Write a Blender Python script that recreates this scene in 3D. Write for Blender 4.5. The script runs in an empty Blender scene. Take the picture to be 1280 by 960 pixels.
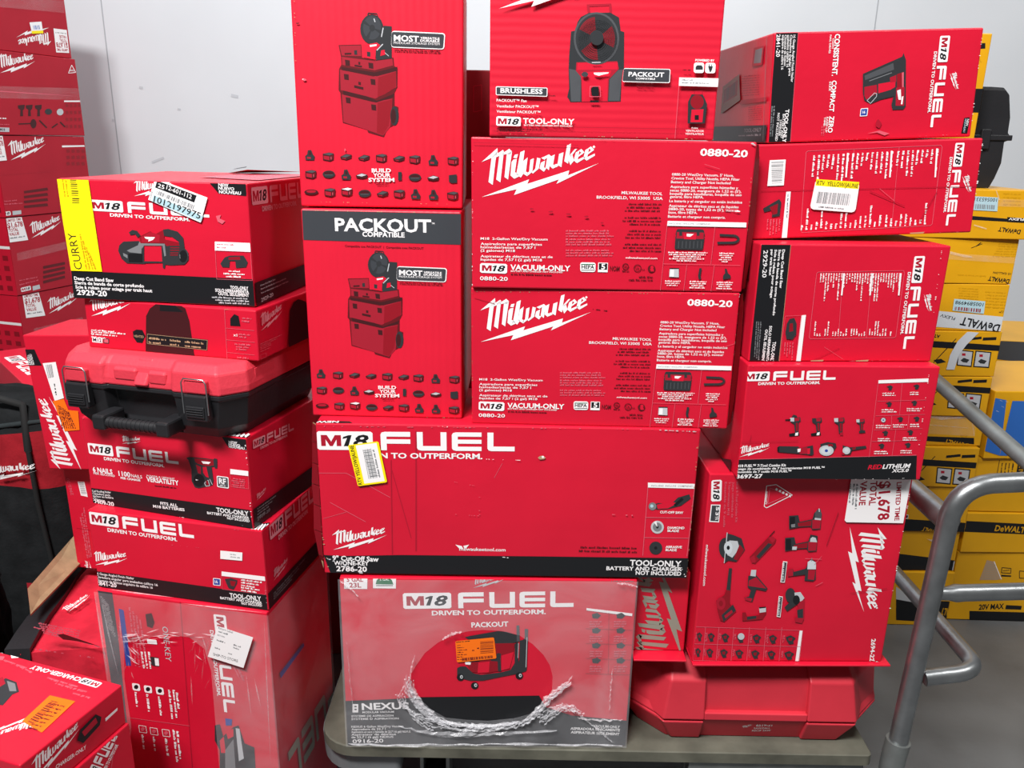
import bpy, bmesh, math, random
from mathutils import Vector, Matrix, noise

random.seed(7)
SC = bpy.context.scene
COL = SC.collection

# ---------------------------------------------------------------- camera, world, lights
F, PITCH, ROLL, H = 1016.0, math.radians(16.78), math.radians(1.06), 1.40
cp, sp, cr, sr = math.cos(PITCH), math.sin(PITCH), math.cos(ROLL), math.sin(ROLL)
FWD = Vector((0, cp, -sp)); UP0 = Vector((0, sp, cp)); RT0 = Vector((1, 0, 0))
RT = RT0 * cr + UP0 * sr
UPV = UP0 * cr - RT0 * sr
EYE = Vector((0, 0, H))
cam = bpy.data.cameras.new('camera')
cam.sensor_width = 36; cam.lens = F * 36 / 1280; cam.clip_start = 0.05
camo = bpy.data.objects.new('camera', cam); COL.objects.link(camo)
m = Matrix((RT, UPV, -FWD)).transposed().to_4x4(); m.translation = EYE
camo.matrix_world = m
SC.camera = camo

SC.view_settings.view_transform = 'Standard'
SC.view_settings.look = 'None'
SC.view_settings.gamma = 1
SC.view_settings.use_curve_mapping = False
SC.view_settings.exposure = 0.0

world = bpy.data.worlds.new('warehouse_air'); SC.world = world
world.use_nodes = True
bgn = world.node_tree.nodes['Background']
bgn.inputs[0].default_value = (0.93, 0.97, 1.0, 1); bgn.inputs[1].default_value = 0.085

def area(name, loc, target, sx, sy, power, col=(1, 1, 1)):
    l = bpy.data.lights.new(name, 'AREA'); l.shape = 'RECTANGLE'; l.size = sx; l.size_y = sy
    l.energy = power; l.color = col
    o = bpy.data.objects.new(name, l); COL.objects.link(o); o.location = loc
    o.rotation_euler = (Vector(target) - Vector(loc)).to_track_quat('-Z', 'Y').to_euler()
    return o
area('ceiling_or_fill_lamp', (-1.1, -0.8, 4.2), (0, 1.4, 0.8), 1.5, 0.5, 320, (1, .985, .97))
area('ceiling_or_fill_lamp', (2.4, 0.3, 4.4), (1.2, 2.1, 0.4), 1.4, 0.5, 75, (1, .985, .96))  # added fill lamp that brightens the yellow pile and the right stack
area('ceiling_or_fill_lamp', (-0.4, 3.5, 4.5), (-0.4, 4.6, 3.0), 4.5, 0.4, 95, (.95, .98, 1))  # added lamp that only brightens the back wall

# ---------------------------------------------------------------- materials
def lin(h):
    h = h.lstrip('#')
    o = []
    for i in (0, 2, 4):
        c = int(h[i:i + 2], 16) / 255
        o.append(c / 12.92 if c <= .04045 else ((c + .055) / 1.055) ** 2.4)
    return (*o, 1)

MATS = {}
def pm(key, hexc=None, rough=.5, metal=0.0, spec=.5, var=0.0, vscale=8.0, bump=0.0, bscale=60.0, flute=None, coat=0.0, emis=None):
    if key in MATS: return MATS[key]
    mt = bpy.data.materials.new(key); mt.use_nodes = True
    nt = mt.node_tree; bs = nt.nodes['Principled BSDF']
    bs.inputs['Base Color'].default_value = lin(hexc)
    bs.inputs['Roughness'].default_value = rough
    bs.inputs['Metallic'].default_value = metal
    bs.inputs['Specular IOR Level'].default_value = spec
    tc = nt.nodes.new('ShaderNodeTexCoord')
    if var:
        nz = nt.nodes.new('ShaderNodeTexNoise'); nz.inputs['Scale'].default_value = vscale; nz.inputs['Detail'].default_value = 6
        nt.links.new(tc.outputs['Object'], nz.inputs['Vector'])
        rp = nt.nodes.new('ShaderNodeValToRGB')
        c = lin(hexc)
        rp.color_ramp.elements[0].position = .3; rp.color_ramp.elements[1].position = .7
        rp.color_ramp.elements[0].color = (*[max(0, q * (1 - var)) for q in c[:3]], 1)
        rp.color_ramp.elements[1].color = (*[min(1, q * (1 + var * .6) + var * .01) for q in c[:3]], 1)
        nt.links.new(nz.outputs['Fac'], rp.inputs[0]); nt.links.new(rp.outputs[0], bs.inputs['Base Color'])
    if bump or flute:
        bp = nt.nodes.new('ShaderNodeBump'); bp.inputs['Strength'].default_value = .35; bp.inputs['Distance'].default_value = bump or .0005
        n2 = nt.nodes.new('ShaderNodeTexNoise'); n2.inputs['Scale'].default_value = bscale; n2.inputs['Detail'].default_value = 5
        nt.links.new(tc.outputs['Object'], n2.inputs['Vector'])
        src = n2.outputs['Fac']
        if flute:
            wv = nt.nodes.new('ShaderNodeTexWave'); wv.bands_direction = flute; wv.inputs['Scale'].default_value = 26
            wv.inputs['Distortion'].default_value = .6; wv.inputs['Detail'].default_value = 1
            nt.links.new(tc.outputs['Object'], wv.inputs['Vector'])
            mx = nt.nodes.new('ShaderNodeMath'); mx.operation = 'MULTIPLY_ADD'; mx.inputs[1].default_value = .35
            nt.links.new(wv.outputs['Fac'], mx.inputs[0]); nt.links.new(n2.outputs['Fac'], mx.inputs[2])
            src = mx.outputs[0]
        nt.links.new(src, bp.inputs['Height']); nt.links.new(bp.outputs['Normal'], bs.inputs['Normal'])
    MATS[key] = mt
    return mt

pm('carton_red', '#cc1230', .4, spec=.42, var=.1, vscale=4, bump=.007, bscale=6)
pm('carton_red_ribbed', '#d31532', .45, spec=.4, var=.06, vscale=5, bump=.0016, bscale=12, flute='X')
pm('carton_red_barred', '#d01431', .45, spec=.4, var=.06, vscale=5, bump=.0016, bscale=12, flute='Z')
pm('carton_red_shaded', '#7d0f1c', .55, spec=.3, var=.1, bump=.002, bscale=9)  # carton red with shade put into the colour, for cartons and flaps in gaps
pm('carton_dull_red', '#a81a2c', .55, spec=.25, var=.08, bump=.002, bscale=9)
pm('carton_yellow', '#d99f10', .4, spec=.4, var=.1, vscale=6, bump=.002, bscale=9)
pm('kraft', '#a98c6c', .8, spec=.2, var=.2, vscale=40, bump=.001, bscale=80)
INK = {'W': ('#ece9ea', .45), 'K': ('#17181b', .42), 'C': ('#3a3d42', .42), 'G': ('#4a4c50', .45), 'g': ('#77797c', .45), 'L': ('#b9bcc0', .45),
       'r': ('#8a0d1e', .45), 'm': ('#5c1018', .45), 'd': ('#a3132a', .45), 'p': ('#d0596a', .45), 'Y': ('#f4dd08', .5), 'O': ('#f4700f', .5), 'B': ('#2b4596', .45),
       'T': ('#a98c6c', .8), 'N': ('#3d1418', .45), 'e': ('#1f6b45', .45), 'c': ('#a9c9d2', .5), 'y': ('#c99208', .45), 'i': ('#2f3134', .4), 'R': ('#cc1230', .45),
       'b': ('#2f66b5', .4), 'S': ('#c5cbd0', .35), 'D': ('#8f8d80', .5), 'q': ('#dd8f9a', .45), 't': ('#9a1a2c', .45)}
def ink(k):
    h, r = INK[k]
    return pm('print_' + k + h[1:], h, r, spec=.35)

def film_mat(key, lo, hi, scale):
    if key in MATS: return MATS[key]
    mt = bpy.data.materials.new(key); mt.use_nodes = True
    nt = mt.node_tree; bs = nt.nodes['Principled BSDF']
    bs.inputs['Base Color'].default_value = (.82, .82, .86, 1); bs.inputs['Roughness'].default_value = .22
    bs.inputs['Specular IOR Level'].default_value = .7
    tc = nt.nodes.new('ShaderNodeTexCoord'); nz = nt.nodes.new('ShaderNodeTexNoise')
    nz.inputs['Scale'].default_value = scale; nz.inputs['Detail'].default_value = 4; nz.inputs['Distortion'].default_value = 1.2
    nt.links.new(tc.outputs['Object'], nz.inputs['Vector'])
    mr = nt.nodes.new('ShaderNodeMapRange'); mr.inputs[1].default_value = .3; mr.inputs[2].default_value = .75
    mr.inputs[3].default_value = lo; mr.inputs[4].default_value = hi
    nt.links.new(nz.outputs['Fac'], mr.inputs[0]); nt.links.new(mr.outputs[0], bs.inputs['Alpha'])
    bp = nt.nodes.new('ShaderNodeBump'); bp.inputs['Strength'].default_value = .5; bp.inputs['Distance'].default_value = .004
    nt.links.new(nz.outputs['Fac'], bp.inputs['Height']); nt.links.new(bp.outputs['Normal'], bs.inputs['Normal'])
    MATS[key] = mt
    return mt
film_mat('stretch_film', .08, .22, 7); film_mat('film_crease_and_glint', .15, .42, 60); film_mat('clear_tape', .05, .13, 12); film_mat('film_thin', .06, .2, 7)

# ---------------------------------------------------------------- geometry helpers
def ray(x, y): return FWD * F + RT * (x - 640) - UPV * (y - 480)
def at(x, y, Y):
    d = ray(x, y); return EYE + d * (Y / d.y)
def on_z(x, y, z):
    d = ray(x, y); return EYE + d * ((z - H) / d.z)

def tag(o, label, cat, group=None, kind=None):
    o['label'] = label; o['category'] = cat
    if group: o['group'] = group
    if kind: o['kind'] = kind
    return o
def empty(name, mat, label=None, cat=None, group=None):
    o = bpy.data.objects.new(name, None); o.empty_display_size = .05; COL.objects.link(o); o.matrix_world = mat
    if label: tag(o, label, cat, group)
    return o

class MB:
    """collects faces with materials; build() links them as one mesh object"""
    def __init__(s): s.v = []; s.f = []; s.m = []; s.mats = []; s.smooth = []
    def mi(s, mt):
        if mt not in s.mats: s.mats.append(mt)
        return s.mats.index(mt)
    def add(s, vs, fs, mt, smooth=False):
        b = len(s.v); s.v += [tuple(p) for p in vs]; k = s.mi(mt)
        for f in fs: s.f.append([b + i for i in f]); s.m.append(k); s.smooth.append(smooth)
    def poly(s, pts, mt): s.add(pts, [list(range(len(pts)))], mt)
    def bm(s, bm_, mt, smooth=False):
        bm_.verts.ensure_lookup_table()
        for i, v in enumerate(bm_.verts): v.index = i
        s.add([v.co.copy() for v in bm_.verts], [[v.index for v in f.verts] for f in bm_.faces], mt, smooth); bm_.free()
    def box(s, x0, x1, y0, y1, z0, z1, mt, bev=.002, seg=2, M=None, smooth=False):
        b = bmesh.new(); bmesh.ops.create_cube(b, size=1)
        for v in b.verts: v.co = Vector(((x0 + x1) / 2 + v.co.x * (x1 - x0), (y0 + y1) / 2 + v.co.y * (y1 - y0), (z0 + z1) / 2 + v.co.z * (z1 - z0)))
        if bev: bmesh.ops.bevel(b, geom=b.edges[:], offset=bev, segments=seg, affect='EDGES', profile=.5)
        if M: bmesh.ops.transform(b, matrix=M, verts=b.verts[:])
        s.bm(b, mt, smooth)
    def tube(s, pts, r, mt, n=14, cap=True):
        pts = [Vector(p) for p in pts]; rs = r if isinstance(r, (list, tuple)) else [r] * len(pts)
        vs = []; fs = []; prev = None
        for i, p in enumerate(pts):
            t = (pts[min(i + 1, len(pts) - 1)] - pts[max(i - 1, 0)]).normalized()
            if prev is None:
                a = t.cross(Vector((0, 0, 1)));
                if a.length < .1: a = t.cross(Vector((0, 1, 0)))
                a.normalize()
            else:
                a = prev - t * prev.dot(t); a.normalize()
            prev = a; b = t.cross(a)
            for k in range(n):
                q = 2 * math.pi * k / n; vs.append(p + (a * math.cos(q) + b * math.sin(q)) * rs[i])
        for i in range(len(pts) - 1):
            for k in range(n): fs.append([i * n + k, i * n + (k + 1) % n, (i + 1) * n + (k + 1) % n, (i + 1) * n + k])
        s.add(vs, fs, mt, True)
        if cap:
            s.add(vs[:n], [list(range(n))[::-1]], mt); s.add(vs[-n:], [list(range(n))], mt)
    def cyl(s, p0, p1, r, mt, n=24): s.tube([p0, p1], r, mt, n)
    def rings(s, rings, mt, smooth=False, cap=True):
        n = len(rings[0]); vs = [p for r in rings for p in r]; fs = []
        for i in range(len(rings) - 1):
            for k in range(n): fs.append([i * n + k, i * n + (k + 1) % n, (i + 1) * n + (k + 1) % n, (i + 1) * n + k])
        if cap: fs.append(list(range(n))[::-1]); fs.append([(len(rings) - 1) * n + k for k in range(n)])
        s.add(vs, fs, mt, smooth)
    def build(s, name, parent=None, label=None, bev=0):
        me = bpy.data.meshes.new(name); me.from_pydata(s.v, [], s.f)
        for mt in s.mats: me.materials.append(mt)
        me.polygons.foreach_set('material_index', s.m); me.polygons.foreach_set('use_smooth', s.smooth); me.update()
        o = bpy.data.objects.new(name, me); COL.objects.link(o)
        if parent: o.parent = parent
        if label: o['label'] = label
        if bev:
            md = o.modifiers.new('bevel', 'BEVEL'); md.width = bev; md.segments = 2; md.limit_method = 'ANGLE'; md.angle_limit = math.radians(25)
        return o

# ---------------------------------------------------------------- lettering
TX = {}
CAP = .7
def text_mesh(t, bold, sheer=0.0):
    k = (t, bold, sheer)
    if k in TX: return TX[k]
    cu = bpy.data.curves.new('type', 'FONT'); cu.body = t; cu.size = 1; cu.resolution_u = 2; cu.fill_mode = 'FRONT'
    cu.offset = [0, .012, .028][bold]; cu.shear = sheer
    ob = bpy.data.objects.new('type', cu); COL.objects.link(ob)
    bpy.context.view_layer.update()
    me = ob.evaluated_get(bpy.context.evaluated_depsgraph_get()).to_mesh()
    vs = [v.co.copy() for v in me.vertices]; fs = [list(p.vertices) for p in me.polygons]
    bpy.data.objects.remove(ob); bpy.data.curves.remove(cu)
    if not vs: TX[k] = ([], []); return TX[k]
    x0 = min(v.x for v in vs); x1 = max(v.x for v in vs)
    vs = [((v.x - x0) / (x1 - x0), v.y / CAP_H) for v in vs]
    TX[k] = (vs, fs); return TX[k]
CAP_H = 1.0
_v, _f = text_mesh('H', 0)
CAP_H = max(p[1] for p in _v); TX.clear()

def _n(pts): return [((x - 20) / 1170, (570 - y) / 1170) for x, y in pts]
LOGO = [_n(p) for p in [
    [(20, 570), (372, 490), (345, 547), (795, 390), (770, 435), (1190, 230), (885, 350), (895, 303), (478, 437), (495, 393)],
    [(20, 228), (176, 93), (180, 150), (125, 185)],
    [(118, 185), (178, 120), (158, 210), (130, 450), (88, 422)],
    [(158, 185), (165, 155), (230, 110), (240, 125), (202, 165)],
    [(198, 150), (241, 118), (207, 424), (165, 397)],
    [(222, 160), (232, 140), (293, 100), (322, 125), (300, 158), (268, 150)],
    [(270, 145), (322, 123), (284, 396), (248, 372)],
    [(335, 185), (348, 157), (382, 150), (370, 190)],
    [(318, 228), (335, 203), (370, 196), (352, 325), (378, 335), (346, 388), (308, 357)],
    [(405, 130), (447, 113), (420, 322), (445, 325), (412, 376), (366, 345)],
    [(346, 388), (366, 340), (385, 340), (395, 365)],
    [(436, 215), (478, 180), (462, 318), (486, 330), (474, 362), (420, 328)],
    [(505, 203), (540, 188), (526, 318), (474, 362), (470, 335), (494, 318)],
    [(526, 318), (555, 290), (572, 182), (606, 190), (590, 288), (532, 336), (505, 315)],
    [(612, 185), (690, 150), (712, 168), (692, 302), (658, 275), (672, 182), (645, 202)],
    [(610, 232), (652, 208), (642, 278), (668, 280), (642, 318), (598, 286)],
    [(712, 168), (748, 150), (732, 248), (757, 250), (730, 287), (694, 258)],
    [(730, 287), (752, 245), (775, 240), (784, 262)],
    [(790, 145), (834, 128), (816, 272), (776, 250)],
    [(868, 60), (906, 45), (882, 238), (843, 214)],
    [(888, 165), (945, 98), (968, 93), (908, 172)],
    [(890, 160), (922, 150), (940, 208), (906, 250), (886, 205)],
    [(955, 130), (992, 108), (977, 198), (1052, 163), (1052, 182), (970, 232), (938, 206)],
    [(984, 112), (1010, 95), (1042, 128), (980, 174), (984, 155), (1012, 130)],
    [(1050, 105), (1087, 83), (1072, 173), (1145, 138), (1147, 157), (1065, 207), (1033, 181)],
    [(1079, 87), (1105, 70), (1137, 103), (1075, 149), (1079, 130), (1107, 105)],
    [(1120, 72), (1134, 60), (1148, 74), (1134, 90)]]]
def eighteen():
    v8, f8 = text_mesh('8', 2, .25)
    vs = [(.04, 0), (.22, 0), (.36, 1), (.24, 1), (.04, .84), (.01, .66), (.18, .74)]
    return vs + [(.40 + .6 * a, b) for a, b in v8], [list(range(7))] + [[i + 7 for i in f] for f in f8]
M_GLYPH = ([(0, 0), (0, 1), (.3, 1), (.5, .42), (.7, 1), (1, 1), (1, 0), (.77, 0), (.77, .6), (.57, 0), (.43, 0), (.23, .6), (.23, 0)], [list(range(13))[::-1]])
# wide word mark, unit box 0..1 x 0..1, cut from bars
def _bars(x0, x1, shapes): return [[(x0 + (x1 - x0) * a, b) for a, b in s] for s in shapes]
# shrink so that four letters fit .322..1
FUEL = (_bars(.322, .472, [[(0, 0), (.2, 0), (.2, .74), (1, .74), (1, 1), (.14, 1), (.04, .96), (0, .86)], [(.2, .36), (1, .36), (1, .6), (.2, .6)]])
        + _bars(.505, .655, [[(0, 1), (.2, 1), (.2, .25), (.8, .25), (.8, 1), (1, 1), (1, 0), (.14, 0), (.04, .04), (0, .14)]])
        + _bars(.682, .832, [[(0, .14), (.04, .04), (.14, 0), (1, 0), (1, .23), (.2, .23), (.2, .39), (1, .39), (1, .61), (.2, .61), (.2, .77), (1, .77), (1, 1), (.14, 1), (.04, .96), (0, .86)]])
        + _bars(.862, 1.0, [[(0, 1), (.22, 1), (.22, .25), (1, .25), (1, 0), (.14, 0), (.04, .04), (0, .14)]]))

# ---------------------------------------------------------------- carton with printed faces
class Carton:
    def __init__(s, name, label, cat, X, Y, Z, yaw, w, h, d, tilt=0, mat='carton_red', group=None, bev=.0025, jit=.0015, zabs=False):
        s.w, s.h, s.d = w, h, d
        s.M = Matrix.Translation((X, Y, Z if zabs else Z + H)) @ Matrix.Rotation(math.radians(yaw), 4, 'Z') @ Matrix.Rotation(-math.radians(tilt), 4, 'Y')
        s.I = s.M.inverted()
        s.root = empty(name, s.M, label, cat, group)
        s.parts = {}; s.k = {}; s.order = []
        s.base = MATS[mat]
        b = bmesh.new(); bmesh.ops.create_cube(b, size=1)
        rr = random.Random(int(abs(X * 1e4) + abs(Z * 1e4)))
        for v in b.verts:
            v.co = Vector((v.co.x * w + rr.uniform(-jit, jit), (v.co.y + .5) * d, (v.co.z + .5) * h))
        bmesh.ops.bevel(b, geom=b.edges[:], offset=bev, segments=2, affect='EDGES', profile=.5)
        s.part('carton').bm(b, s.base)
        s.pl = {'front': (Vector((0, 0, 0)), Vector((0, -1, 0))), 'left': (Vector((-w / 2, 0, 0)), Vector((-1, 0, 0))),
                'right': (Vector((w / 2, 0, 0)), Vector((1, 0, 0))), 'top': (Vector((0, 0, h)), Vector((0, 0, 1)))}
    def part(s, n):
        if n not in s.parts: s.parts[n] = MB(); s.order.append(n)
        return s.parts[n]
    def lift(s, face):
        s.k[face] = s.k.get(face, 0) + 1
        return (.0004 if face in ('front', 'top') else .0017) + .000012 * s.k[face]
    def view(s, face='front', ox=0, oy=0, sc=1.0, part='lettering'): return View(s, face, ox, oy, sc, part)
    def done(s, labels=None):
        out = {}
        for n in s.order:
            mb = s.parts[n]
            pieces = [mb] if n in ('carton', 'stretch_film', 'side_flap', 'bottom_flap', 'lid_flap', 'end_panel') else clusters(mb, .012 if n == 'lettering' else .006)
            for q in pieces:
                o = q.build(n, s.root)
                if labels and n in labels: o['label'] = labels[n]
            out[n] = o
        return out

def clusters(mb, gap):
    """separate printed marks that stand apart from each other"""
    bx = []
    for f in mb.f:
        ps = [mb.v[i] for i in f]; bx.append([min(p[k] for p in ps) - gap / 2 for k in range(3)] + [max(p[k] for p in ps) + gap / 2 for k in range(3)])
    par = list(range(len(bx)))
    def root(i):
        while par[i] != i: par[i] = par[par[i]]; i = par[i]
        return i
    cell = {}; cs = max(gap * 4, .02)
    for i, b in enumerate(bx):
        for x in range(int(b[0] // cs), int(b[3] // cs) + 1):
            for y in range(int(b[1] // cs), int(b[4] // cs) + 1):
                for z in range(int(b[2] // cs), int(b[5] // cs) + 1): cell.setdefault((x, y, z), []).append(i)
    for l in cell.values():
        for n, i in enumerate(l):
            a = bx[i]
            for j in l[n + 1:]:
                if root(i) == root(j): continue
                b = bx[j]
                if a[0] <= b[3] and b[0] <= a[3] and a[1] <= b[4] and b[1] <= a[4] and a[2] <= b[5] and b[2] <= a[5]: par[root(i)] = root(j)
    out = {}
    for i, f in enumerate(mb.f):
        q = out.setdefault(root(i), MB()); q.add([mb.v[k] for k in f], [list(range(len(f)))], mb.mats[mb.m[i]], mb.smooth[i])
    return list(out.values())

class View:
    """a zoom window (ox, oy, scale) on one face: measured marks become points of that face"""
    def __init__(s, c, face, ox, oy, sc, part):
        s.c, s.face, s.ox, s.oy, s.s, s.part = c, face, ox, oy, sc, part
        s.o, s.n = c.pl[face]; s.ex = 0
    def to(s, part): s.part = part; return s
    def L(s, x, y):
        d = s.c.I.to_3x3() @ ray(s.ox + x / s.s, s.oy + y / s.s); e = s.c.I @ EYE
        t = (s.o - e).dot(s.n) / d.dot(s.n); return e + d * t
    def put(s, pts, col, lift=None):
        k = s.n * ((lift if lift is not None else s.c.lift(s.face)) + s.ex)
        pts = s.clip(pts)
        if pts: s.c.part(s.part).poly([p + k for p in pts], ink(col) if isinstance(col, str) else col)
    def clip(s, pts):
        """keep print inside the face it is printed on"""
        c = s.c
        if not hasattr(c, 'w'): return pts
        e = .0012; lim = {'front': (0, -c.w / 2, c.w / 2, 2, 0, c.h), 'left': (1, 0, c.d, 2, 0, c.h), 'right': (1, 0, c.d, 2, 0, c.h), 'top': (0, -c.w / 2, c.w / 2, 1, 0, c.d)}[s.face]
        a, a0, a1, b, b0, b1 = lim; out = [Vector(p) for p in pts]
        for ax, lv, sg in ((a, a0 + e, 1), (a, a1 - e, -1), (b, b0 + e, 1), (b, b1 - e, -1)):
            if all((q[ax] - lv) * sg >= 0 for q in out): continue
            new = []
            for q0, q1 in zip(out, out[1:] + out[:1]):
                d0, d1 = (q0[ax] - lv) * sg, (q1[ax] - lv) * sg
                if d0 >= 0: new.append(q0)
                if (d0 >= 0) != (d1 >= 0): new.append(q0.lerp(q1, d0 / (d0 - d1)))
            out = new
            if len(out) < 3: return None
        return out
    def adds(s, vs, fs, col):
        for f in fs:
            q = s.clip([vs[i] for i in f])
            if q: s.c.part(s.part).add(q, [list(range(len(q)))], ink(col))
    def P(s, col, pts): s.put([s.L(*p) for p in pts], col)
    def Q(s, col, x0, y0, x1, y1): s.P(col, [(x0, y0), (x1, y0), (x1, y1), (x0, y1)])
    def R(s, col, q, r=.12):
        """rounded quad from four corners"""
        pts = []
        for i in range(4):
            a, b, c = [Vector(q[(i + k) % 4]) for k in (-1, 0, 1)]
            m = min((a - b).length, (c - b).length) * r
            u = (a - b).normalized() * m; w = (c - b).normalized() * m
            pts += [b + u, b + u * .3 + w * .3 - (u + w) * .0, b + w]
        s.P(col, [tuple(p) for p in pts])
    def E(s, col, cx, cy, rx, ry=None, n=20, rot=0):
        ry = ry or rx; c_, s_ = math.cos(rot), math.sin(rot)
        s.P(col, [(cx + rx * math.cos(t) * c_ - ry * math.sin(t) * s_, cy + rx * math.cos(t) * s_ + ry * math.sin(t) * c_) for t in [2 * math.pi * i / n for i in range(n)]])
    def I(s, col, x0, y0, x1, y1, w=1.5):
        dx, dy = x1 - x0, y1 - y0; l = math.hypot(dx, dy) or 1; a, b = -dy / l * w / 2, dx / l * w / 2
        s.P(col, [(x0 + a, y0 + b), (x1 + a, y1 + b), (x1 - a, y1 - b), (x0 - a, y0 - b)])
    def O(s, col, pts, w=1.5):
        for i in range(len(pts)): s.I(col, *pts[i], *pts[(i + 1) % len(pts)], w)
    def frame(s, x0, y0, x1, y1, h):
        p0, p1 = s.L(x0, y0), s.L(x1, y1); dx, dy = x1 - x0, y1 - y0; l = math.hypot(dx, dy)
        u = p1 - p0; up = s.n.cross(u).normalized()
        if h is None: return p0, u, up * u.length
        q = s.L(x0 + dy / l * h, y0 - dx / l * h) - p0
        return p0, u, up * abs(q.dot(up))
    def T(s, t, x0, y0, x1, y1, h, col='W', bold=1, it=0.0):
        vs, fs = text_mesh(t, bold, it)
        if not vs: return
        p0, u, up = s.frame(x0, y0, x1, y1, h); k = s.n * (s.c.lift(s.face) + s.ex)
        s.adds([p0 + u * a + up * b + k for a, b in vs], fs, col)
    def shape(s, polys, p0, u, up, col):
        l = s.c.lift(s.face)
        for p in polys: s.put([p0 + u * a + up * b for a, b in p], col, l)
    def logo(s, x0, y0, x1, y1, col='W', part='logo'):
        a = math.atan2(340, 1170); old = s.part; s.part = part
        p0, u, up = s.frame(x0, y0, x1, y1, None)
        ln = math.hypot(1, 340 / 1170)
        c_, s_ = math.cos(a) / ln, math.sin(a) / ln
        U = u * c_ - up * s_; W = u * s_ + up * c_
        s.shape(LOGO, p0, U, W, col); s.part = old
    def badge(s, x0, y0, x1, y1, h, part='product_badge', bg='W', red='d', blk='K', frac=1.0):
        old = s.part; s.part = part
        p0, u, up = s.frame(x0, y0, x1, y1, h); u = u * frac
        r = .06; q = [(r, 0), (1 - r, 0), (1, r * 2), (1, 1 - r * 2), (1 - r, 1), (r, 1), (0, 1 - r * 2), (0, r * 2)]
        s.shape([q], p0, u, up, bg)
        for t, a0, a1, cl, it in (('M', .07, .43, red, 0), ('18', .45, .93, blk, .3)):
            vs, fs = M_GLYPH if t == 'M' else eighteen(); k = s.n * (s.c.lift(s.face) + s.ex)
            s.adds([p0 + u * (a0 + (a1 - a0) * a) + up * (.2 + .6 * b) + k for a, b in vs], fs, cl)
        s.part = old
    def fuel(s, x0, y0, x1, y1, h, col='W', tagline=True, part='product_badge', bybadge=False, red='d', blk='K'):
        old = s.part; s.part = part
        p0, u, up = s.frame(x0, y0, x1, y1, h)
        if bybadge: u = u / .282; x1, y1 = x0 + (x1 - x0) / .282, y0 + (y1 - y0) / .282
        k = s.n * s.ex
        r = .02; hb = [(0, .08), (r * .5, 0), (.282 - r * .5, 0), (.282, .08), (.282, .92), (.282 - r * .5, 1), (r * .5, 1), (0, .92)]
        s.shape([hb], p0, u, up, col)
        for t, a0, a1, cl, it in (('M', .02, .122, red, 0), ('18', .128, .262, blk, .3)):
            vs, fs = M_GLYPH if t == 'M' else eighteen(); kk = s.n * (s.c.lift(s.face) + s.ex)
            s.adds([p0 + u * (a0 + (a1 - a0) * a) + up * (.2 + .6 * b) + kk for a, b in vs], fs, cl)
        s.shape(FUEL, p0, u, up, col)
        if tagline:
            vs, fs = text_mesh('DRIVEN TO OUTPERFORM.', 2, 0); kk = s.n * (s.c.lift(s.face) + s.ex)
            s.adds([p0 + u * (.165 + .672 * a) + up * (-.43 + .28 * b) + kk for a, b in vs], fs, col)
        s.part = old
    def greek(s, x0, y0, x1, y1, h, col='W', seed=0):
        """one line of print too small to read"""
        rr = random.Random(seed * 7919 + int(x0 * 13 + y0 * 101)); l = math.hypot(x1 - x0, y1 - y0); p0, u, up = s.frame(x0, y0, x1, y1, h)
        t = 0.0; li = s.c.lift(s.face); cw = h * .62 / l
        while t < 1 - cw:
            n = rr.randint(2, 8)
            for i in range(n):
                if t + cw > 1: break
                hh = rr.choice((.62, .62, .9)); a, b = t + cw * .1, t + cw * .8
                if i and rr.random() < .35: a = t - cw * .25
                s.put([p0 + u * a, p0 + u * b, p0 + u * b + up * hh, p0 + u * a + up * hh], col, li); t += cw
            t += cw * .8
    def lines(s, x0, y0, x1, n, dy, h, col='W', dx=0, rag=.25, seed=1, sl=0.0):
        rr = random.Random(seed + int(x0 + y0 * 3))
        for i in range(n):
            e = x1 - (x1 - x0) * rr.random() * rag
            s.greek(x0 + dx * i, y0 + dy * i, e + dx * i, y0 + dy * i + (e - x0) * sl, h, col, seed + i)
    def vlines(s, x0, y0, y1, n, dx, h, col='W', rag=.4, seed=1, sl=-.06):
        """columns of small print that read downwards"""
        rr = random.Random(seed + int(x0 * 3 + y0))
        for i in range(n):
            e = y0 + (y1 - y0) * (1 - rr.random() * rag)
            s.greek(x0 + dx * i, y0, x0 + dx * i + (e - y0) * sl, e, h, col, seed + i)
    def bars(s, q, n=22, col='K', seed=3):
        """barcode inside a quad (tl, tr, br, bl)"""
        rr = random.Random(seed); tl, tr, br, bl = [Vector(p) for p in q]; t = 0
        ws = [rr.choice((1, 1, 2, 3)) for _ in range(n * 2)]; tot = sum(ws); li = s.c.lift(s.face)
        for i, w in enumerate(ws):
            a, b = t / tot, (t + w) / tot; t += w
            if i % 2: continue
            s.put([s.L(*tl.lerp(tr, a)), s.L(*tl.lerp(tr, b)), s.L(*bl.lerp(br, b)), s.L(*bl.lerp(br, a))], col, li)
    def tilde(s, x, y, w, h, col='T', seed=0):
        """small torn or rubbed spot"""
        rr = random.Random(seed + int(x * 7 + y)); n = 8
        s.P(col, [(x + w / 2 * math.cos(2 * math.pi * i / n) * rr.uniform(.5, 1), y + h / 2 * math.sin(2 * math.pi * i / n) * rr.uniform(.5, 1)) for i in range(n)])
    def wear(s, pts, n, size, col='T', seed=0):
        rr = random.Random(seed)
        for i in range(n):
            a = rr.randrange(len(pts) - 1); t = rr.random(); p = Vector(pts[a]).lerp(Vector(pts[a + 1]), t)
            s.tilde(p.x, p.y, size * rr.uniform(.3, 1.3), size * rr.uniform(.2, .6), col, seed + i)

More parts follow.
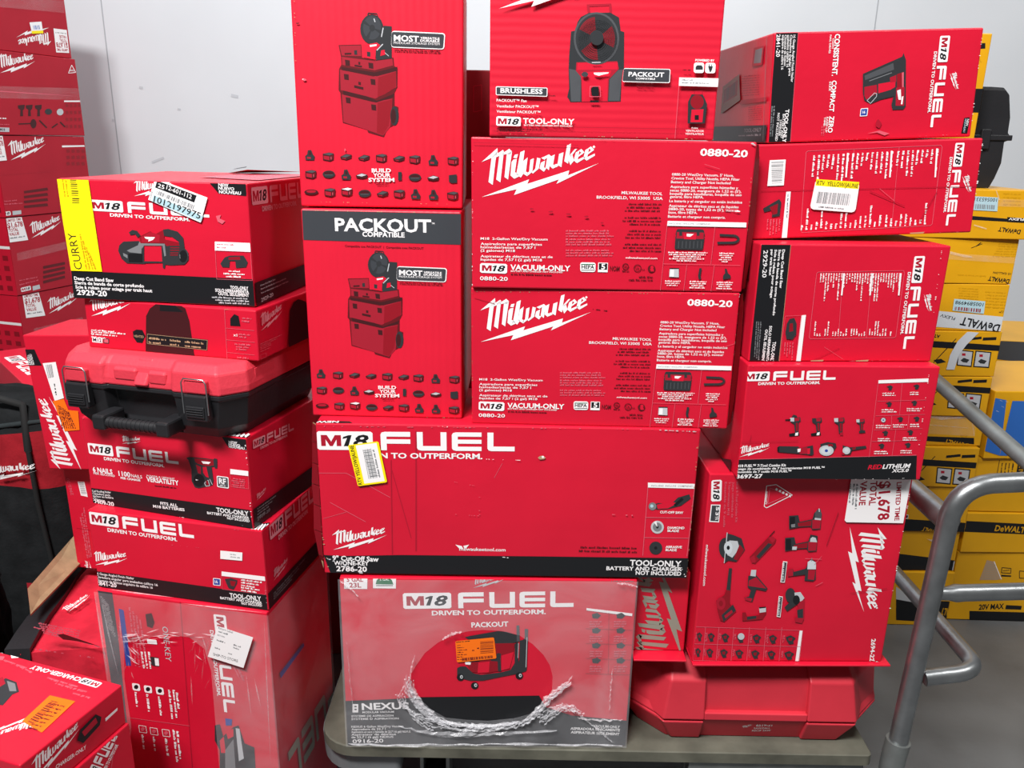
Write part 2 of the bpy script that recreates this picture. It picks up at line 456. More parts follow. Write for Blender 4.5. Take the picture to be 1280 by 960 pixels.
# ---------------------------------------------------------------- the setting
pm('wall_paint', '#d9dde2', .55, spec=.3, var=.05, vscale=1.3, bump=.001, bscale=6)
def concrete():
    mt = pm('concrete', '#636566', .45, spec=.4, var=.28, vscale=3.2, bump=.003, bscale=30)
    return mt
concrete()
pm('seam', '#a9adb3', .7); pm('scuff_grey', '#c2c6cc', .7)
WY = 4.6
b = MB(); b.box(-6, 6, WY, WY + .12, 0, 4.4, MATS['wall_paint'], bev=0)
# panel joints and rubbed marks
def wq(x0, y0, x1, y1, w, mt):
    p = at(x0, y0, WY); q = at(x1, y1, WY); d = (q - p).normalized(); a = Vector((d.z, 0, -d.x)) * w / 2; o = Vector((0, -.0015, 0))
    b.poly([p + a + o, q + a + o, q - a + o, p - a + o], mt)
p = at(138, 100, WY)
b.box(p.x - .003, p.x + .003, WY - .001, WY + .01, 0, 4.4, MATS['seam'], bev=0)
p = at(1096, 15, WY); b.box(p.x - .003, p.x + .003, WY - .001, WY + .01, 0, 4.4, MATS['seam'], bev=0)
for q in ((174, 109, 179, 110, .012), (190, 203, 205, 197, .012), (289, 119, 298, 121, .015), (222, 136, 226, 137, .01), (140, 150, 143, 151, .014)):
    wq(*q, MATS['scuff_grey'])
o = b.build('wall_back'); o['kind'] = 'structure'
b = MB(); b.box(-6, 6, -2.5, WY + .12, -.1, 0, MATS['concrete'], bev=0)
o = b.build('floor'); o['kind'] = 'structure'

# ---------------------------------------------------------------- the platform cart and its tube frame
pm('deck_wood', '#5c5b50', .7, spec=.3, var=.35, vscale=14, bump=.002, bscale=40)
pm('steel_grey', '#7d8180', .42, metal=.6, var=.25, vscale=18, bump=.001, bscale=60)
pm('galvanised', '#8e9193', .34, metal=.85, var=.22, vscale=22, bump=.0008, bscale=80)
pm('rubber', '#26272a', .7, var=.2); pm('wheel_grey', '#6b6e70', .6, var=.2)
DZ = H - 1.131
dx0 = at(413, 893, 1.42).x; dx1 = at(1097, 940, 1.29).x
cart = empty('platform_cart', Matrix.Translation(((dx0 + dx1) / 2, 1.6, 0)), 'low grey platform cart carrying the centre and right box stacks', 'cart')
cart_i = cart.matrix_world.inverted()
def cbuild(mb, name, label=None):
    mb.v = [tuple(cart_i @ Vector(p)) for p in mb.v]
    return mb.build(name, cart, label)
b = MB()
def rrect(x0, x1, y0, y1, R_, z):
    pts = []
    for cx, cy, a0, r in ((x1 - .012, y0 + .012, -90, .012), (x1 - .012, y1 - .012, 0, .012), (x0 + R_, y1 - R_, 90, R_), (x0 + R_, y0 + R_, 180, R_)):
        for i in range(7):
            a = math.radians(a0 + i * 15); pts.append(Vector((cx + r * math.cos(a), cy + r * math.sin(a), z)))
    return pts
b.rings([rrect(dx0, dx1, 1.303, 1.93, .07, DZ - .024), rrect(dx0, dx1, 1.303, 1.93, .07, DZ - .002), rrect(dx0 + .002, dx1 - .002, 1.305, 1.928, .07, DZ)], MATS['deck_wood'])
cbuild(b, 'deck')
b = MB(); b.rings([rrect(dx0 - .006, dx0 + .16, 1.32, 1.94, .08, DZ - .075), rrect(dx0 - .008, dx0 + .16, 1.318, 1.942, .08, DZ - .0245)], MATS['wheel_grey'])
cbuild(b, 'end_bumper')
b = MB(); b.box(.36, dx1 - .01, 1.311, 1.345, DZ - .085, DZ - .0245, MATS['steel_grey'], .003)
b.box(dx0 + .1, dx1 - .05, 1.86, 1.90, DZ - .085, DZ - .0245, MATS['steel_grey'], .003)
b.box(.36, .40, 1.346, 1.859, DZ - .085, DZ - .0245, MATS['steel_grey'], .003)
cbuild(b, 'under_frame')
def caster(x, y):
    b = MB(); b.box(x - .05, x + .05, y - .05, y + .05, DZ - .034, DZ - .0245, MATS['steel_grey'], .002)
    b.box(x - .03, x - .022, y - .045, y + .03, .06, DZ - .034, MATS['steel_grey'], .002)
    b.box(x + .022, x + .03, y - .045, y + .03, .06, DZ - .034, MATS['steel_grey'], .002)
    o = cbuild(b, 'caster')
    w = MB(); R_ = .085
    prof = [(-.019, R_ * .35), (-.019, R_ * .93), (-.012, R_), (.012, R_), (.019, R_ * .93), (.019, R_ * .35)]
    rg = [[Vector((x + a, y - .02 + r * math.cos(t), R_ + r * math.sin(t))) for t in [2 * math.pi * i / 28 for i in range(28)]] for a, r in prof]
    w.rings(rg, MATS['rubber'], True)
    w.tube([(x - .024, y - .02, R_), (x + .024, y - .02, R_)], .03, MATS['wheel_grey'], 16)
    w.v = [tuple(cart_i @ Vector(p)) for p in w.v]; wo = w.build('wheel', o)
    wo.matrix_parent_inverse = Matrix.Identity(4)
caster(at(545, 950, 1.37).x, 1.39); caster(dx1 - .12, 1.42); caster(at(545, 950, 1.37).x, 1.80); caster(dx1 - .12, 1.80)

GY = 1.30
G = MATS['galvanised']
def bend(p, q, r_, n=8):
    """fillet three points into a curve"""
    a, b_, c = p, q, r_
    d = min((a - b_).length, (c - b_).length) * .85
    u = b_ + (a - b_).normalized() * d; w = b_ + (c - b_).normalized() * d
    return [u * (1 - t) ** 2 + b_ * 2 * t * (1 - t) + w * t * t for t in [i / n for i in range(n + 1)]]
foot = at(1112, 975, GY)
fr = empty('tube_frame', Matrix.Translation((foot.x, GY, 0)), 'galvanised bent tube push frame standing at the right end of the cart', 'frame')
fi = fr.matrix_world.inverted()
def fbuild(mb, name, label=None):
    mb.v = [tuple(fi @ Vector(p)) for p in mb.v]
    return mb.build(name, fr, label)
base = Vector((foot.x, GY, .0)); top = at(1197, 600, GY); far = at(1330, 600, GY)
b = MB()
up_ = (top - foot).normalized()
cs = bend(at(1176, 690, GY), at(1196, 603, GY), at(1262, 604, GY))
b.tube([base, at(1122, 930, GY)] + cs + [at(1400, 597, GY)], .0175, G, 18)
fbuild(b, 'upright')
b = MB(); b.tube([base + Vector((0, 0, .002)), at(1116, 950, GY), at(1123, 925, GY)], .0225, MATS['steel_grey'], 18); fbuild(b, 'socket')
b = MB(); a = at(1172, 742, GY); c = at(1400, 736, GY)
b.tube([a, a.lerp(c, .06), a.lerp(c, .1), a.lerp(c, .14), c], [.012, .013, .0165, .0155, .0155], G, 16); fbuild(b, 'cross_bar')
b = MB(); a = at(1155, 847, GY); k = at(1226, 838, GY); bk = k + Vector((-.0, .62, 0))
b.tube([a] + bend(at(1190, 843, GY), k, k + Vector((0, .12, 0))) + [bk], .0155, G, 16); fbuild(b, 'lower_rail')
b = MB(); a = at(1186, 652, GY + .02); b.tube([a, a + Vector((0, .24, 0))], .021, G, 16); b.tube([a + Vector((0, .2, 0)), a + Vector((0, .75, 0))], .016, G, 16); fbuild(b, 'middle_rail')
b = MB(); a = at(1330, 618, GY + .1); c = at(1150, 458, 1.95); b.tube([a, c], .0165, MATS['steel_grey'], 16); fbuild(b, 'upper_rail')
# far end: a second upright carries the rails
b = MB(); e = bk; b.tube([Vector((e.x, e.y, 0)), Vector((e.x, e.y, e.z + .012))], .0165, G, 14)
fbuild(b, 'rear_post')
b = MB(); e = at(1400, 597, GY); b.tube([Vector((e.x, GY, 0)), e], .0175, G, 14); fbuild(b, 'end_post')

# ---------------------------------------------------------------- centre stack on the cart
def tower(v):
    """printed picture of stacked tool chests with a fan on top (zoom 410,10,5.65)"""
    P = v.P
    P('m', [(75, 262), (235, 258), (240, 350), (330, 370), (462, 350), (468, 410), (492, 425), (490, 560), (470, 600), (470, 690), (497, 700), (497, 800), (455, 835), (420, 850), (395, 912), (285, 880), (275, 860), (105, 810), (88, 600), (75, 580), (78, 430), (95, 400), (92, 345)])
    P('t', [(82, 268), (232, 264), (236, 340), (98, 336)])
    P('t', [(98, 345), (330, 375), (455, 358), (460, 405), (330, 440), (100, 402)])
    P('t', [(85, 435), (320, 485), (480, 445), (482, 560), (335, 640), (90, 580)])
    P('t', [(98, 610), (320, 665), (455, 640), (440, 840), (390, 900), (110, 805)])
    P('r', [(355, 490), (480, 450), (478, 560), (400, 610), (350, 630)]); P('r', [(350, 670), (455, 645), (430, 830), (390, 895), (345, 880)])
    P('N', [(92, 415), (330, 455), (490, 415), (485, 445), (345, 482), (100, 440)]); P('N', [(105, 582), (280, 625), (345, 655), (468, 605), (460, 630), (340, 668), (110, 612)])
    for x, y in ((120, 365), (285, 385), (112, 465), (300, 500), (125, 630), (305, 680)): P('N', [(x, y), (x + 34, y + 5), (x + 36, y + 45), (x + 4, y + 40)])
    P('i', [(185, 300), (205, 298), (207, 330), (187, 330)]); P('N', [(118, 318), (165, 316), (165, 328), (118, 330)])
    P('N', [(188, 400), (240, 408), (240, 420), (188, 412)]); P('N', [(185, 545), (250, 560), (250, 578), (185, 562)]); P('N', [(215, 380), (228, 382), (228, 400), (215, 398)]); P('N', [(215, 520), (232, 524), (232, 545), (215, 541)])
    v.E('i', 470, 762, 30, 68); v.E('N', 462, 765, 18, 52)
    P('i', [(395, 125), (450, 130), (450, 355), (340, 370), (330, 250)])
    v.E('i', 310, 150, 82, 105); v.E('C', 312, 140, 64, 84); P('i', [(312, 140), (250, 110), (262, 90)]); P('i', [(312, 140), (378, 160), (372, 185)]); P('i', [(312, 140), (290, 215), (268, 205)]); v.E('i', 312, 142, 20, 24)
    v.O('i', [(280, 50), (285, 35), (345, 40), (350, 58)], 6)
    P('R', [(245, 262), (345, 245), (370, 262), (338, 300), (335, 365), (250, 350)]); P('W', [(295, 262), (345, 256), (342, 268), (297, 275)])
    P('i', [(275, 308), (300, 312), (300, 345), (277, 342)]); v.I('L', 325, 75, 333, 100, 7); v.I('L', 390, 140, 378, 205, 7); v.I('L', 345, 300, 388, 255, 7); v.I('L', 395, 310, 430, 340, 4); P('R', [(375, 300), (400, 295), (405, 330), (370, 340)])

ICON = [(105, 55, 2), (240, 65, 0), (372, 65, 1), (505, 72, 1), (635, 75, 0), (765, 78, 1), (883, 85, 0), (1022, 92, 2), (1168, 95, 0),
        (110, 195, 0), (245, 195, 3), (375, 200, 2), (490, 208, 4), (775, 208, 5), (885, 218, 3), (1022, 225, 4), (1168, 228, 6),
        (115, 328, 7), (252, 330, 0), (378, 325, 8), (512, 338, 3), (643, 340, 1), (768, 340, 0), (892, 345, 2), (1025, 350, 2), (1165, 355, 0)]
def icons(v):
    for x, y, k in ICON:
        if k in (0, 8):
            v.P('N', [(x - 40, y - 22), (x + 8, y - 32), (x + 42, y - 24), (x + 40, y + 22), (x + 14, y + 34), (x - 38, y + 24)])
            v.P('d', [(x - 34, y - 8), (x + 10, y - 2), (x + 10, y + 26), (x - 32, y + 18)]); v.P('W' if k == 8 else 'G', [(x - 38, y - 20), (x + 8, y - 30), (x + 40, y - 22), (x + 12, y - 10)])
            v.P('m', [(x + 14, y - 6), (x + 38, y - 14), (x + 36, y + 18), (x + 15, y + 28)]); v.I('p', x + 22, y, x + 22, y + 20, 4)
        elif k == 1: v.P('N', [(x - 42, y), (x + 2, y - 22), (x + 44, y - 14), (x + 40, y + 12), (x + 2, y + 24), (x - 38, y + 14)]); v.P('G', [(x - 36, y), (x + 2, y - 18), (x + 38, y - 11), (x, y + 6)]); v.P('d', [(x - 30, y + 8), (x, y + 12), (x, y + 19), (x - 28, y + 12)])
        elif k == 2: v.P('i', [(x - 32, y + 34), (x - 36, y + 4), (x - 20, y - 8), (x - 16, y - 38), (x + 8, y - 40), (x + 22, y - 6), (x + 34, y + 6), (x + 30, y + 36)]); v.P('d', [(x - 22, y + 10), (x + 6, y + 12), (x + 6, y + 26), (x - 22, y + 24)]); v.P('N', [(x - 6, y - 30), (x + 6, y - 28), (x + 10, y - 4), (x - 8, y - 4)])
        elif k == 3: v.E('i', x, y, 46, 28); v.E('N', x, y - 8, 36, 14); v.Q('G', x - 30, y + 2, x + 30, y + 8)
        elif k == 4: v.P('N', [(x - 44, y - 4), (x, y - 22), (x + 44, y - 8), (x + 38, y + 14), (x, y + 20), (x - 40, y + 12)]); v.P('L', [(x - 38, y - 4), (x, y - 18), (x + 36, y - 8), (x, y + 4)])
        elif k == 5: v.Q('i', x - 14, y - 30, x + 12, y + 32)
        elif k == 6: v.P('i', [(x - 30, y - 26), (x + 28, y - 32), (x + 30, y + 30), (x - 6, y + 34), (x - 30, y + 22)])
        elif k == 7: v.E('N', x, y, 52, 20); v.E('d', x, y - 5, 36, 10)
    v.T('BUILD', 565, 180, 708, 180, 27, bold=2); v.T('YOUR', 575, 215, 705, 215, 27, bold=2); v.T('SYSTEM', 540, 250, 733, 250, 27, bold=2)
    v.greek(590, 262, 695, 263, 7, 'm'); v.greek(600, 274, 690, 275, 7, 'm')
def tower_badge(v):
    v.R('W', [(450, 161), (828, 178), (821, 294), (446, 279)], .15); v.R('C', [(450, 168), (821, 185), (814, 288), (448, 273)], .13)
    v.T('MOST', 465, 232, 642, 240, 40, bold=2); v.T('VERSATILE', 652, 219, 788, 225, 15, bold=2); v.T('DURABLE', 652, 238, 788, 243, 15, bold=2); v.T('MODULAR STORAGE SYSTEM', 465, 253, 788, 263, 15, bold=0)
    v.greek(470, 297, 800, 308, 8, 'm'); v.greek(470, 309, 800, 322, 8, 'm')

c = CB1 = Carton('appliance_carton', '', 'box', -.219, 1.367, -.112, 2.5, .265, .356, .30, mat='carton_red_ribbed', group=None)
c.root['label'] = 'tall red carton with tool chest picture, standing on its dark banded twin'; c.root['category'] = 'box'
v = c.view('front', 410, 10, 5.65, 'product_picture'); tower(v); tower_badge(v.to('lettering'))
v = c.view('front', 370, 185, 5.953, 'product_picture'); icons(v)
v = c.view('front', 360, 0, 3.693)
c.parts['carton'].add([], [], c.base)
v.to('carton')
v.tilde(46, 108, 26, 8, 'm'); v.tilde(76, 368, 22, 16, 'p'); v.tilde(70, 366, 8, 6, 'W'); v.tilde(264, 692, 8, 18, 'p'); v.wear([(30, 0), (52, 925)], 9, 9, 'T', 4); v.wear([(60, 930), (808, 943)], 12, 8, 'T', 5)
c.done()

c = CB2 = Carton('appliance_carton', '', 'box', -.218, 1.347, -.471, -.7, .262, .356, .30, mat='carton_red_ribbed')
c.root['label'] = 'tall red carton with dark band across its top and tool chest picture'
v = c.view('front', 370, 250, 3.43, 'carton')
v.P('C', [(26, 44), (711, 60), (709, 192), (30, 171)])
v.to('lettering')
v.T('PACKOUT', 168, 131, 580, 138, 52, bold=2); v.T('TM', 582, 104, 594, 104, 7, bold=1); v.T('COMPATIBLE', 285, 156, 466, 160, 20, bold=2); v.T('Compatible con PACKOUT  |  Compatible avec PACKOUT', 210, 201, 547, 212, 9, 'm', 1)
# same print as the carton above, carried over in face coordinates
src = CB1.parts
for n in ('product_picture', 'lettering'):
    q = src[n]; mb = c.part(n); offs = len(mb.v)
    for f, mi_ in zip(q.f, q.m):
        mb.add([Vector(q.v[i]) + Vector((0.002, 0, -.004)) for i in f], [list(range(len(f)))], q.mats[mi_])
v.to('carton'); v.wear([(26, 44), (711, 58)], 14, 9, 'T', 8); v.wear([(75, 925), (705, 934)], 12, 9, 'T', 9); v.wear([(712, 70), (706, 925)], 8, 8, 'T', 10)
c.done()

# big fan carton
c = Carton('fan_carton', 'red carton with printed work fan picture, upright on two long low cartons', 'box', .132, 1.318, .003, 1.3, .348, .36, .29, mat='carton_red_barred')
v = c.view('front', 700, 0, 6.86, 'product_picture'); P = v.P
P('d', [(228, 38), (440, 30), (448, 128), (425, 130), (420, 52), (252, 58), (262, 130), (240, 130)])
P('i', [(150, 190), (180, 145), (250, 110), (430, 108), (505, 150), (520, 265), (550, 275), (548, 590), (530, 610), (520, 870), (90, 875), (62, 830), (78, 760), (74, 600), (78, 480), (95, 270), (130, 262)])
P('d', [(140, 535), (490, 525), (505, 590), (420, 680), (410, 870), (185, 875), (182, 680), (135, 610)])
P('R', [(150, 540), (495, 535), (492, 595), (145, 600)]); P('R', [(185, 620), (440, 605), (410, 690), (405, 865), (190, 870)])
P('G', [(78, 590), (130, 600), (180, 660), (175, 870), (95, 870), (85, 700)]); P('G', [(540, 595), (500, 600), (425, 680), (415, 865), (510, 865), (525, 700)])
v.E('G', 312, 330, 195, 225, 32); v.E('i', 312, 330, 178, 208, 32)
for a0 in (205, 325, 85):
    pts = [(312 + math.cos(math.radians(a0 + 3)) * 45, 330 + math.sin(math.radians(a0 + 3)) * 50)] + [(312 + math.cos(math.radians(a0 + q)) * 160, 330 + math.sin(math.radians(a0 + q)) * 185) for q in range(0, 70, 10)] + [(312 + math.cos(math.radians(a0 + 62)) * 45, 330 + math.sin(math.radians(a0 + 62)) * 50)]
    P('r', pts)
for rr_ in range(60, 175, 13):
    n = 40; q = [(312 + math.cos(2 * math.pi * i / n) * rr_, 330 + math.sin(2 * math.pi * i / n) * rr_ * 1.15) for i in range(n)]
    for i in range(0, n): v.I('i', *q[i], *q[(i + 1) % n], 4)
v.E('i', 312, 325, 58, 66); v.E('C', 210, 640, 28, 22); P('K', [(262, 760), (280, 745), (325, 745), (332, 770), (328, 825), (300, 832), (268, 820)]); v.O('p', [(255, 742), (340, 742), (345, 830), (252, 830)], 5)
P('W', [(285, 625), (415, 622), (410, 632), (370, 640), (330, 652), (290, 640)]); P('K', [(255, 862), (330, 862), (330, 880), (255, 880)]); v.I('L', 270, 538, 345, 536, 8)
v.to('lettering')
v.R('W', [(543, 586), (942, 594), (936, 714), (530, 704)], .1); v.R('C', [(543, 592), (936, 600), (930, 708), (532, 698)], .09)
v.T('PACKOUT', 582, 655, 886, 662, 36, bold=2); v.T('COMPATIBLE', 645, 682, 810, 686, 15, bold=2); v.greek(650, 722, 800, 726, 12, 'm'); v.greek(650, 742, 800, 746, 12, 'm')
v = c.view('front', 580, 0, 3.368)
v.R('W', [(134, 364), (351, 370), (350, 408), (134, 401)], .12); v.R('C', [(137, 368), (348, 373), (347, 405), (137, 398)], .1); v.T('BRUSHLESS', 153, 391, 330, 396, 19, bold=2); v.greek(355, 406, 386, 407, 6, 'm')
v.T('PACKOUT\u2122 Fan', 137, 428, 263, 431, 11, bold=1); v.T('Ventilador PACKOUT\u2122', 137, 452, 313, 456, 11, bold=1); v.T('Ventilateur PACKOUT\u2122', 137, 474, 321, 479, 11, bold=1)
v.badge(135, 530, 238, 534, 41); v.T('TOOL-ONLY', 248, 520, 463, 524, 22, bold=2); v.T('BATTERY AND CHARGER NOT INCLUDED', 252, 530, 455, 534, 6, bold=1); v.greek(137, 545, 330, 549, 7, 'm'); v.greek(137, 554, 280, 557, 7, 'm')
v.logo(148, 38, 640, -106)
v.T('POWERED BY', 970, 259, 1050, 261, 9, bold=2)
v.R('W', [(965, 264), (1008, 265), (1006, 309), (963, 308)], .2); v.R('W', [(1013, 265), (1056, 266), (1054, 310), (1011, 309)], .2)
v.P('i', [(972, 282), (978, 276), (996, 276), (1002, 284), (1002, 295), (971, 295)]); v.P('i', [(1024, 280), (1044, 280), (1040, 296), (1034, 306), (1032, 306), (1028, 296)]); v.I('i', 1029, 272, 1029, 281, 3); v.I('i', 1038, 272, 1038, 281, 3); v.greek(918, 298, 958, 299, 7, 'm')
v.to('contents_panel'); v.P('W', [(903, 327), (1072, 331), (1070, 367), (901, 362)]); v.greek(912, 340, 962, 341, 6, 'g'); v.greek(912, 352, 1030, 354, 6, 'g')
v.I('p', 902, 362, 885, 583, 2); v.P('i', [(940, 430), (955, 398), (1000, 396), (1012, 420), (1020, 440), (1010, 520), (938, 520)]); v.E('r', 978, 430, 28, 30); v.P('R', [(955, 462), (1005, 460), (1000, 515), (950, 515)]); v.O('d', [(965, 398), (968, 385), (1000, 384), (1000, 398)], 3); v.P('K', [(968, 485), (985, 485), (985, 505), (968, 505)])
v.T('FAN', 955, 542, 980, 543, 6, bold=1); v.T('VENTILADOR', 930, 554, 1006, 556, 8, bold=1); v.T('VENTILATEUR', 928, 567, 1006, 569, 8, bold=1)
v.to('carton'); v.I('d', 112, 530, 1050, 545, 2); v.wear([(110, 0), (108, 555)], 10, 8, 'T', 3); v.wear([(108, 562), (1050, 588)], 16, 10, 'T', 2)
c.done()

# the two long low cartons
def vac_print(c):
    v = c.view('front', 580, 160, 3.368)
    v.logo(75, 290.5, 568, 148)
    v.T('0880-20', 993, 116, 1193, 123, 29, bold=2)
    for t, x0, y, x1 in (("0880-20 Wet/Dry Vacuum, 5' Hose,", 875, 200, 1135), ('Crevice Tool, Utility Nozzle, HEPA Filter', 873, 216, 1160), ('Battery and Charger Not Included', 871, 232, 1122),
                         ('Aspiradora para superficies h\u00famedas y', 868, 252, 1153), ("secas 0880-20, manguera de 1,52 m (5'),", 867, 267, 1167), ('boquilla para hendiduras, boquilla de uso', 866, 281, 1168), ('general, filtro HEPA.', 866, 294, 1008),
                         ('La bater\u00eda y el cargador no est\u00e1n incluidos', 864, 312, 1170), ('Aspirateur de d\u00e9tritus secs et de liquides', 862, 332, 1155), ("0880-20, tuyau de 1,52 m (5'), suceur", 861, 346, 1153), ('buse, filtre HEPA.', 860, 360, 982), ('Batterie et chargeur non compris.', 858, 377, 1100)):
        v.T(t, x0, y, x1, y + .02 * (x1 - x0), 10.5, bold=1)
    v.T('MILWAUKEE TOOL', 663, 278, 835, 283, 12, bold=1); v.T('BROOKFIELD, WI 53005  USA', 558, 297, 836, 303, 12, bold=1)
    for y, n in ((323, 3), (380, 3), (436, 3), (492, 3)):
        for i in range(n): v.greek(665 + (i * 29 + y) % 37, y + i * 14, 832, y + i * 14 + 2, 8, 'm', y + i)
    for y in (436, 472, 518): v.lines(428, y, 640, 3, 11, 8, 'p', rag=.12, seed=y)
    for t, x1, y in (('M18  2-Gallon Wet/Dry Vacuum', 352, 470), ('Aspiradora para superficies', 328, 492), ('h\u00famedas/secas de 7,57 l', 300, 506), ('(2 galones) M18', 215, 520), ('Aspirateur de d\u00e9tritus secs et de', 373, 544), ('liquides de 7,57 l (2 gal) M18', 328, 558)):
        v.T(t, 70, y, x1, y + .012 * (x1 - 70), 10, bold=1)
    v.badge(67, 609, 181, 613, 41); v.T('VACUUM-ONLY', 195, 597, 447, 602, 22, bold=2); v.T('BATTERY AND CHARGER NOT INCLUDED', 197, 605, 415, 610, 6, bold=1); v.greek(197, 618, 370, 622, 7, 'm'); v.T('0880-20', 67, 640, 184, 643, 16, bold=1)
    v.to('lettering'); v.R('W', [(489, 565), (554, 566), (553, 606), (489, 605)], .2); v.Q('e', 493, 572, 550, 576); v.T('HEPA', 494, 592, 548, 593, 15, 'K', 2); v.Q('K', 493, 597, 550, 600)
    v.P('W', [(565, 566), (606, 567), (604, 607), (563, 606)]); v.P('K', [(568, 569), (603, 570), (602, 597), (567, 596)]); v.T('5', 577, 594, 594, 594, 22, 'W', 2)
    v.T('NOM', 613, 600, 653, 602, 20, 'm', 1); v.O('m', [(680 + 13 * math.cos(a), 583 + 13 * math.sin(a)) for a in [k * .785 for k in range(8)]], 3); v.T('HD', 672, 588, 688, 588, 9, 'm', 1); v.greek(665, 604, 695, 605, 6, 'm')
    v.O('m', [(730 + 15 * math.cos(a), 590 + 15 * math.sin(a)) for a in [k * .524 for k in range(12)]], 3); v.T('UL', 722, 596, 738, 596, 11, 'm', 1); v.T('us', 748, 598, 760, 598, 7, 'm', 1); v.E('m', 789, 592, 16); v.E('R', 791, 586, 7); v.P('R', [(782, 592), (797, 592), (800, 603), (786, 603)])
    v.T('milwaukeetool.com', 680, 549, 813, 552, 8, bold=1); v.greek(735, 629, 800, 630, 7, 'm'); v.greek(692, 641, 800, 643, 7, 'm')
    v = c.view('front', 820, 275, 10.108, 'contents_panel')
    v.P('W', [(145, 10), (1140, 32), (1136, 92), (138, 72)]); v.T('INCLUDES / INCLUYE / COMPREND', 165, 52, 685, 60, 17, 'g', 1)
    for l in ((138, 72, 52, 890), (742, 90, 690, 555), (85, 552, 1062, 572), (388, 562, 345, 905), (735, 570, 690, 915)): v.I('p', *l, 5)
    v.R('i', [(262, 112), (600, 118), (615, 200), (240, 195)], .2); v.R('i', [(245, 190), (612, 200), (590, 378), (232, 370)], .1); v.P('d', [(262, 150), (600, 158), (598, 240), (255, 232)]); v.P('R', [(345, 170), (510, 175), (500, 245), (350, 240)]); v.P('W', [(385, 172), (475, 176), (430, 210), (385, 205)])
    for x in (310, 530): v.Q('i', x - 18, 150, x + 18, 198)
    for x in range(285, 580, 48): v.I('G', x, 265, x - 6, 355, 9)
    for i in range(16):
        a0, a1 = [(-90 + 180 * (i + k) / 16) for k in (0, 1)]; q = [(960 + 80 * math.cos(math.radians(a)), 240 + 45 * math.sin(math.radians(a))) for a in (a0, a1)]; v.I('i', *q[0], *q[1], 32)
    v.I('i', 800, 188, 965, 196, 30); v.I('i', 770, 288, 965, 285, 30)
    v.P('L', [(170, 612), (285, 618), (285, 722), (162, 716)]); v.P('W', [(180, 625), (225, 626), (222, 712), (172, 710)]); v.Q('K', 168, 604, 290, 618)
    v.P('i', [(545, 605), (575, 608), (560, 700), (568, 745), (535, 748), (528, 700)]); v.P('i', [(865, 610), (890, 615), (905, 670), (940, 700), (935, 735), (840, 750), (845, 700), (868, 670)])
    for x, w, y, n in ((400, 250, 415, 5), (890, 95, 425, 5), (210, 100, 775, 3), (530, 110, 780, 4), (870, 110, 790, 4)):
        for i in range(n): ww = w * (1, .95, .7, .9, .5)[i]; v.greek(x - ww - i * 5, y + i * 26, x + ww - i * 5, y + i * 26 + 4, 18, 'W', i + x)
def open_flap(c, tone='kraft'):
    """the end flap that has sprung open at the right edge"""
    b = c.part('side_flap'); w, h = c.w / 2, c.h
    zs = [h * t for t in (0.02, .2, .45, .7, .9, .985)]; outw = [.009, .012, .0135, .013, .011, .008]
    for z0, z1, a0, a1 in zip(zs, zs[1:], outw, outw[1:]):
        p = [Vector((w + .001, .004, z0)), Vector((w + a0, .016, z0)), Vector((w + a1, .016, z1)), Vector((w + .001, .004, z1))]
        b.poly(p, MATS['carton_red_shaded'])
        k = Vector((.0012, .004, 0)); b.add(p + [q + k for q in p], [[1, 5, 6, 2], [4, 7, 6, 5]], MATS[tone])
    return b
c = CB4 = Carton('vacuum_carton', 'wide low red carton under the fan carton, worn top corners', 'box', .152, 1.318, -.234, .3, .443, .236, .17)
vac_print(c); open_flap(c)
v = c.view('front', 580, 160, 3.368, 'carton'); v.wear([(38, 30), (1222, 60)], 34, 9, 'T', 1); v.wear([(36, 40), (34, 660)], 16, 9, 'W', 2); v.wear([(1215, 70), (1180, 680)], 14, 8, 'T', 3); v.wear([(1208, 62), (1222, 72)], 8, 16, 'L', 6); v.wear([(34, 30), (50, 40)], 8, 16, 'L', 6)
for x, y, w, h in ((365, 352, 26, 12), (440, 362, 30, 12), (515, 372, 26, 12), (285, 340, 26, 10), (580, 398, 18, 10)): v.tilde(x, y, w, h, 'd', x)
v.wear([(1090, 340), (1165, 352)], 6, 16, 'p', 9); v.tilde(1150, 350, 30, 8, 'W'); v.I('p', 1010, 152, 1075, 172, 1.5); v.I('d', 40, 62, 480, 72, 2)
c.done()
c = CB5 = Carton('vacuum_carton', 'wide low red carton between the cut-off saw carton and its twin above', 'box', .151, 1.321, -.4715, -.6, .441, .2365, .17)
c.root['label'] = 'wide low red carton, lower of two alike, resting on the long saw carton'
for n in ('lettering', 'logo', 'product_badge', 'contents_panel'):
    q = CB4.parts[n]; mb = c.part(n)
    for f, mi_ in zip(q.f, q.m): mb.add([Vector(q.v[i]) for i in f], [list(range(len(f)))], q.mats[mi_])
open_flap(c)
v = c.view('front', 580, 350, 3.368, 'carton'); v.wear([(38, 48), (1160, 62)], 26, 8, 'T', 11); v.wear([(36, 50), (34, 590)], 12, 8, 'T', 12); v.wear([(1160, 70), (1108, 620)], 12, 8, 'T', 13); v.wear([(530, 120), (640, 134)], 7, 12, 'm', 14); v.wear([(1165, 60), (1160, 72)], 6, 14, 'L', 15); v.I('d', 45, 75, 130, 100, 2); v.I('p', 1085, 285, 1155, 262, 1.5)
c.done()

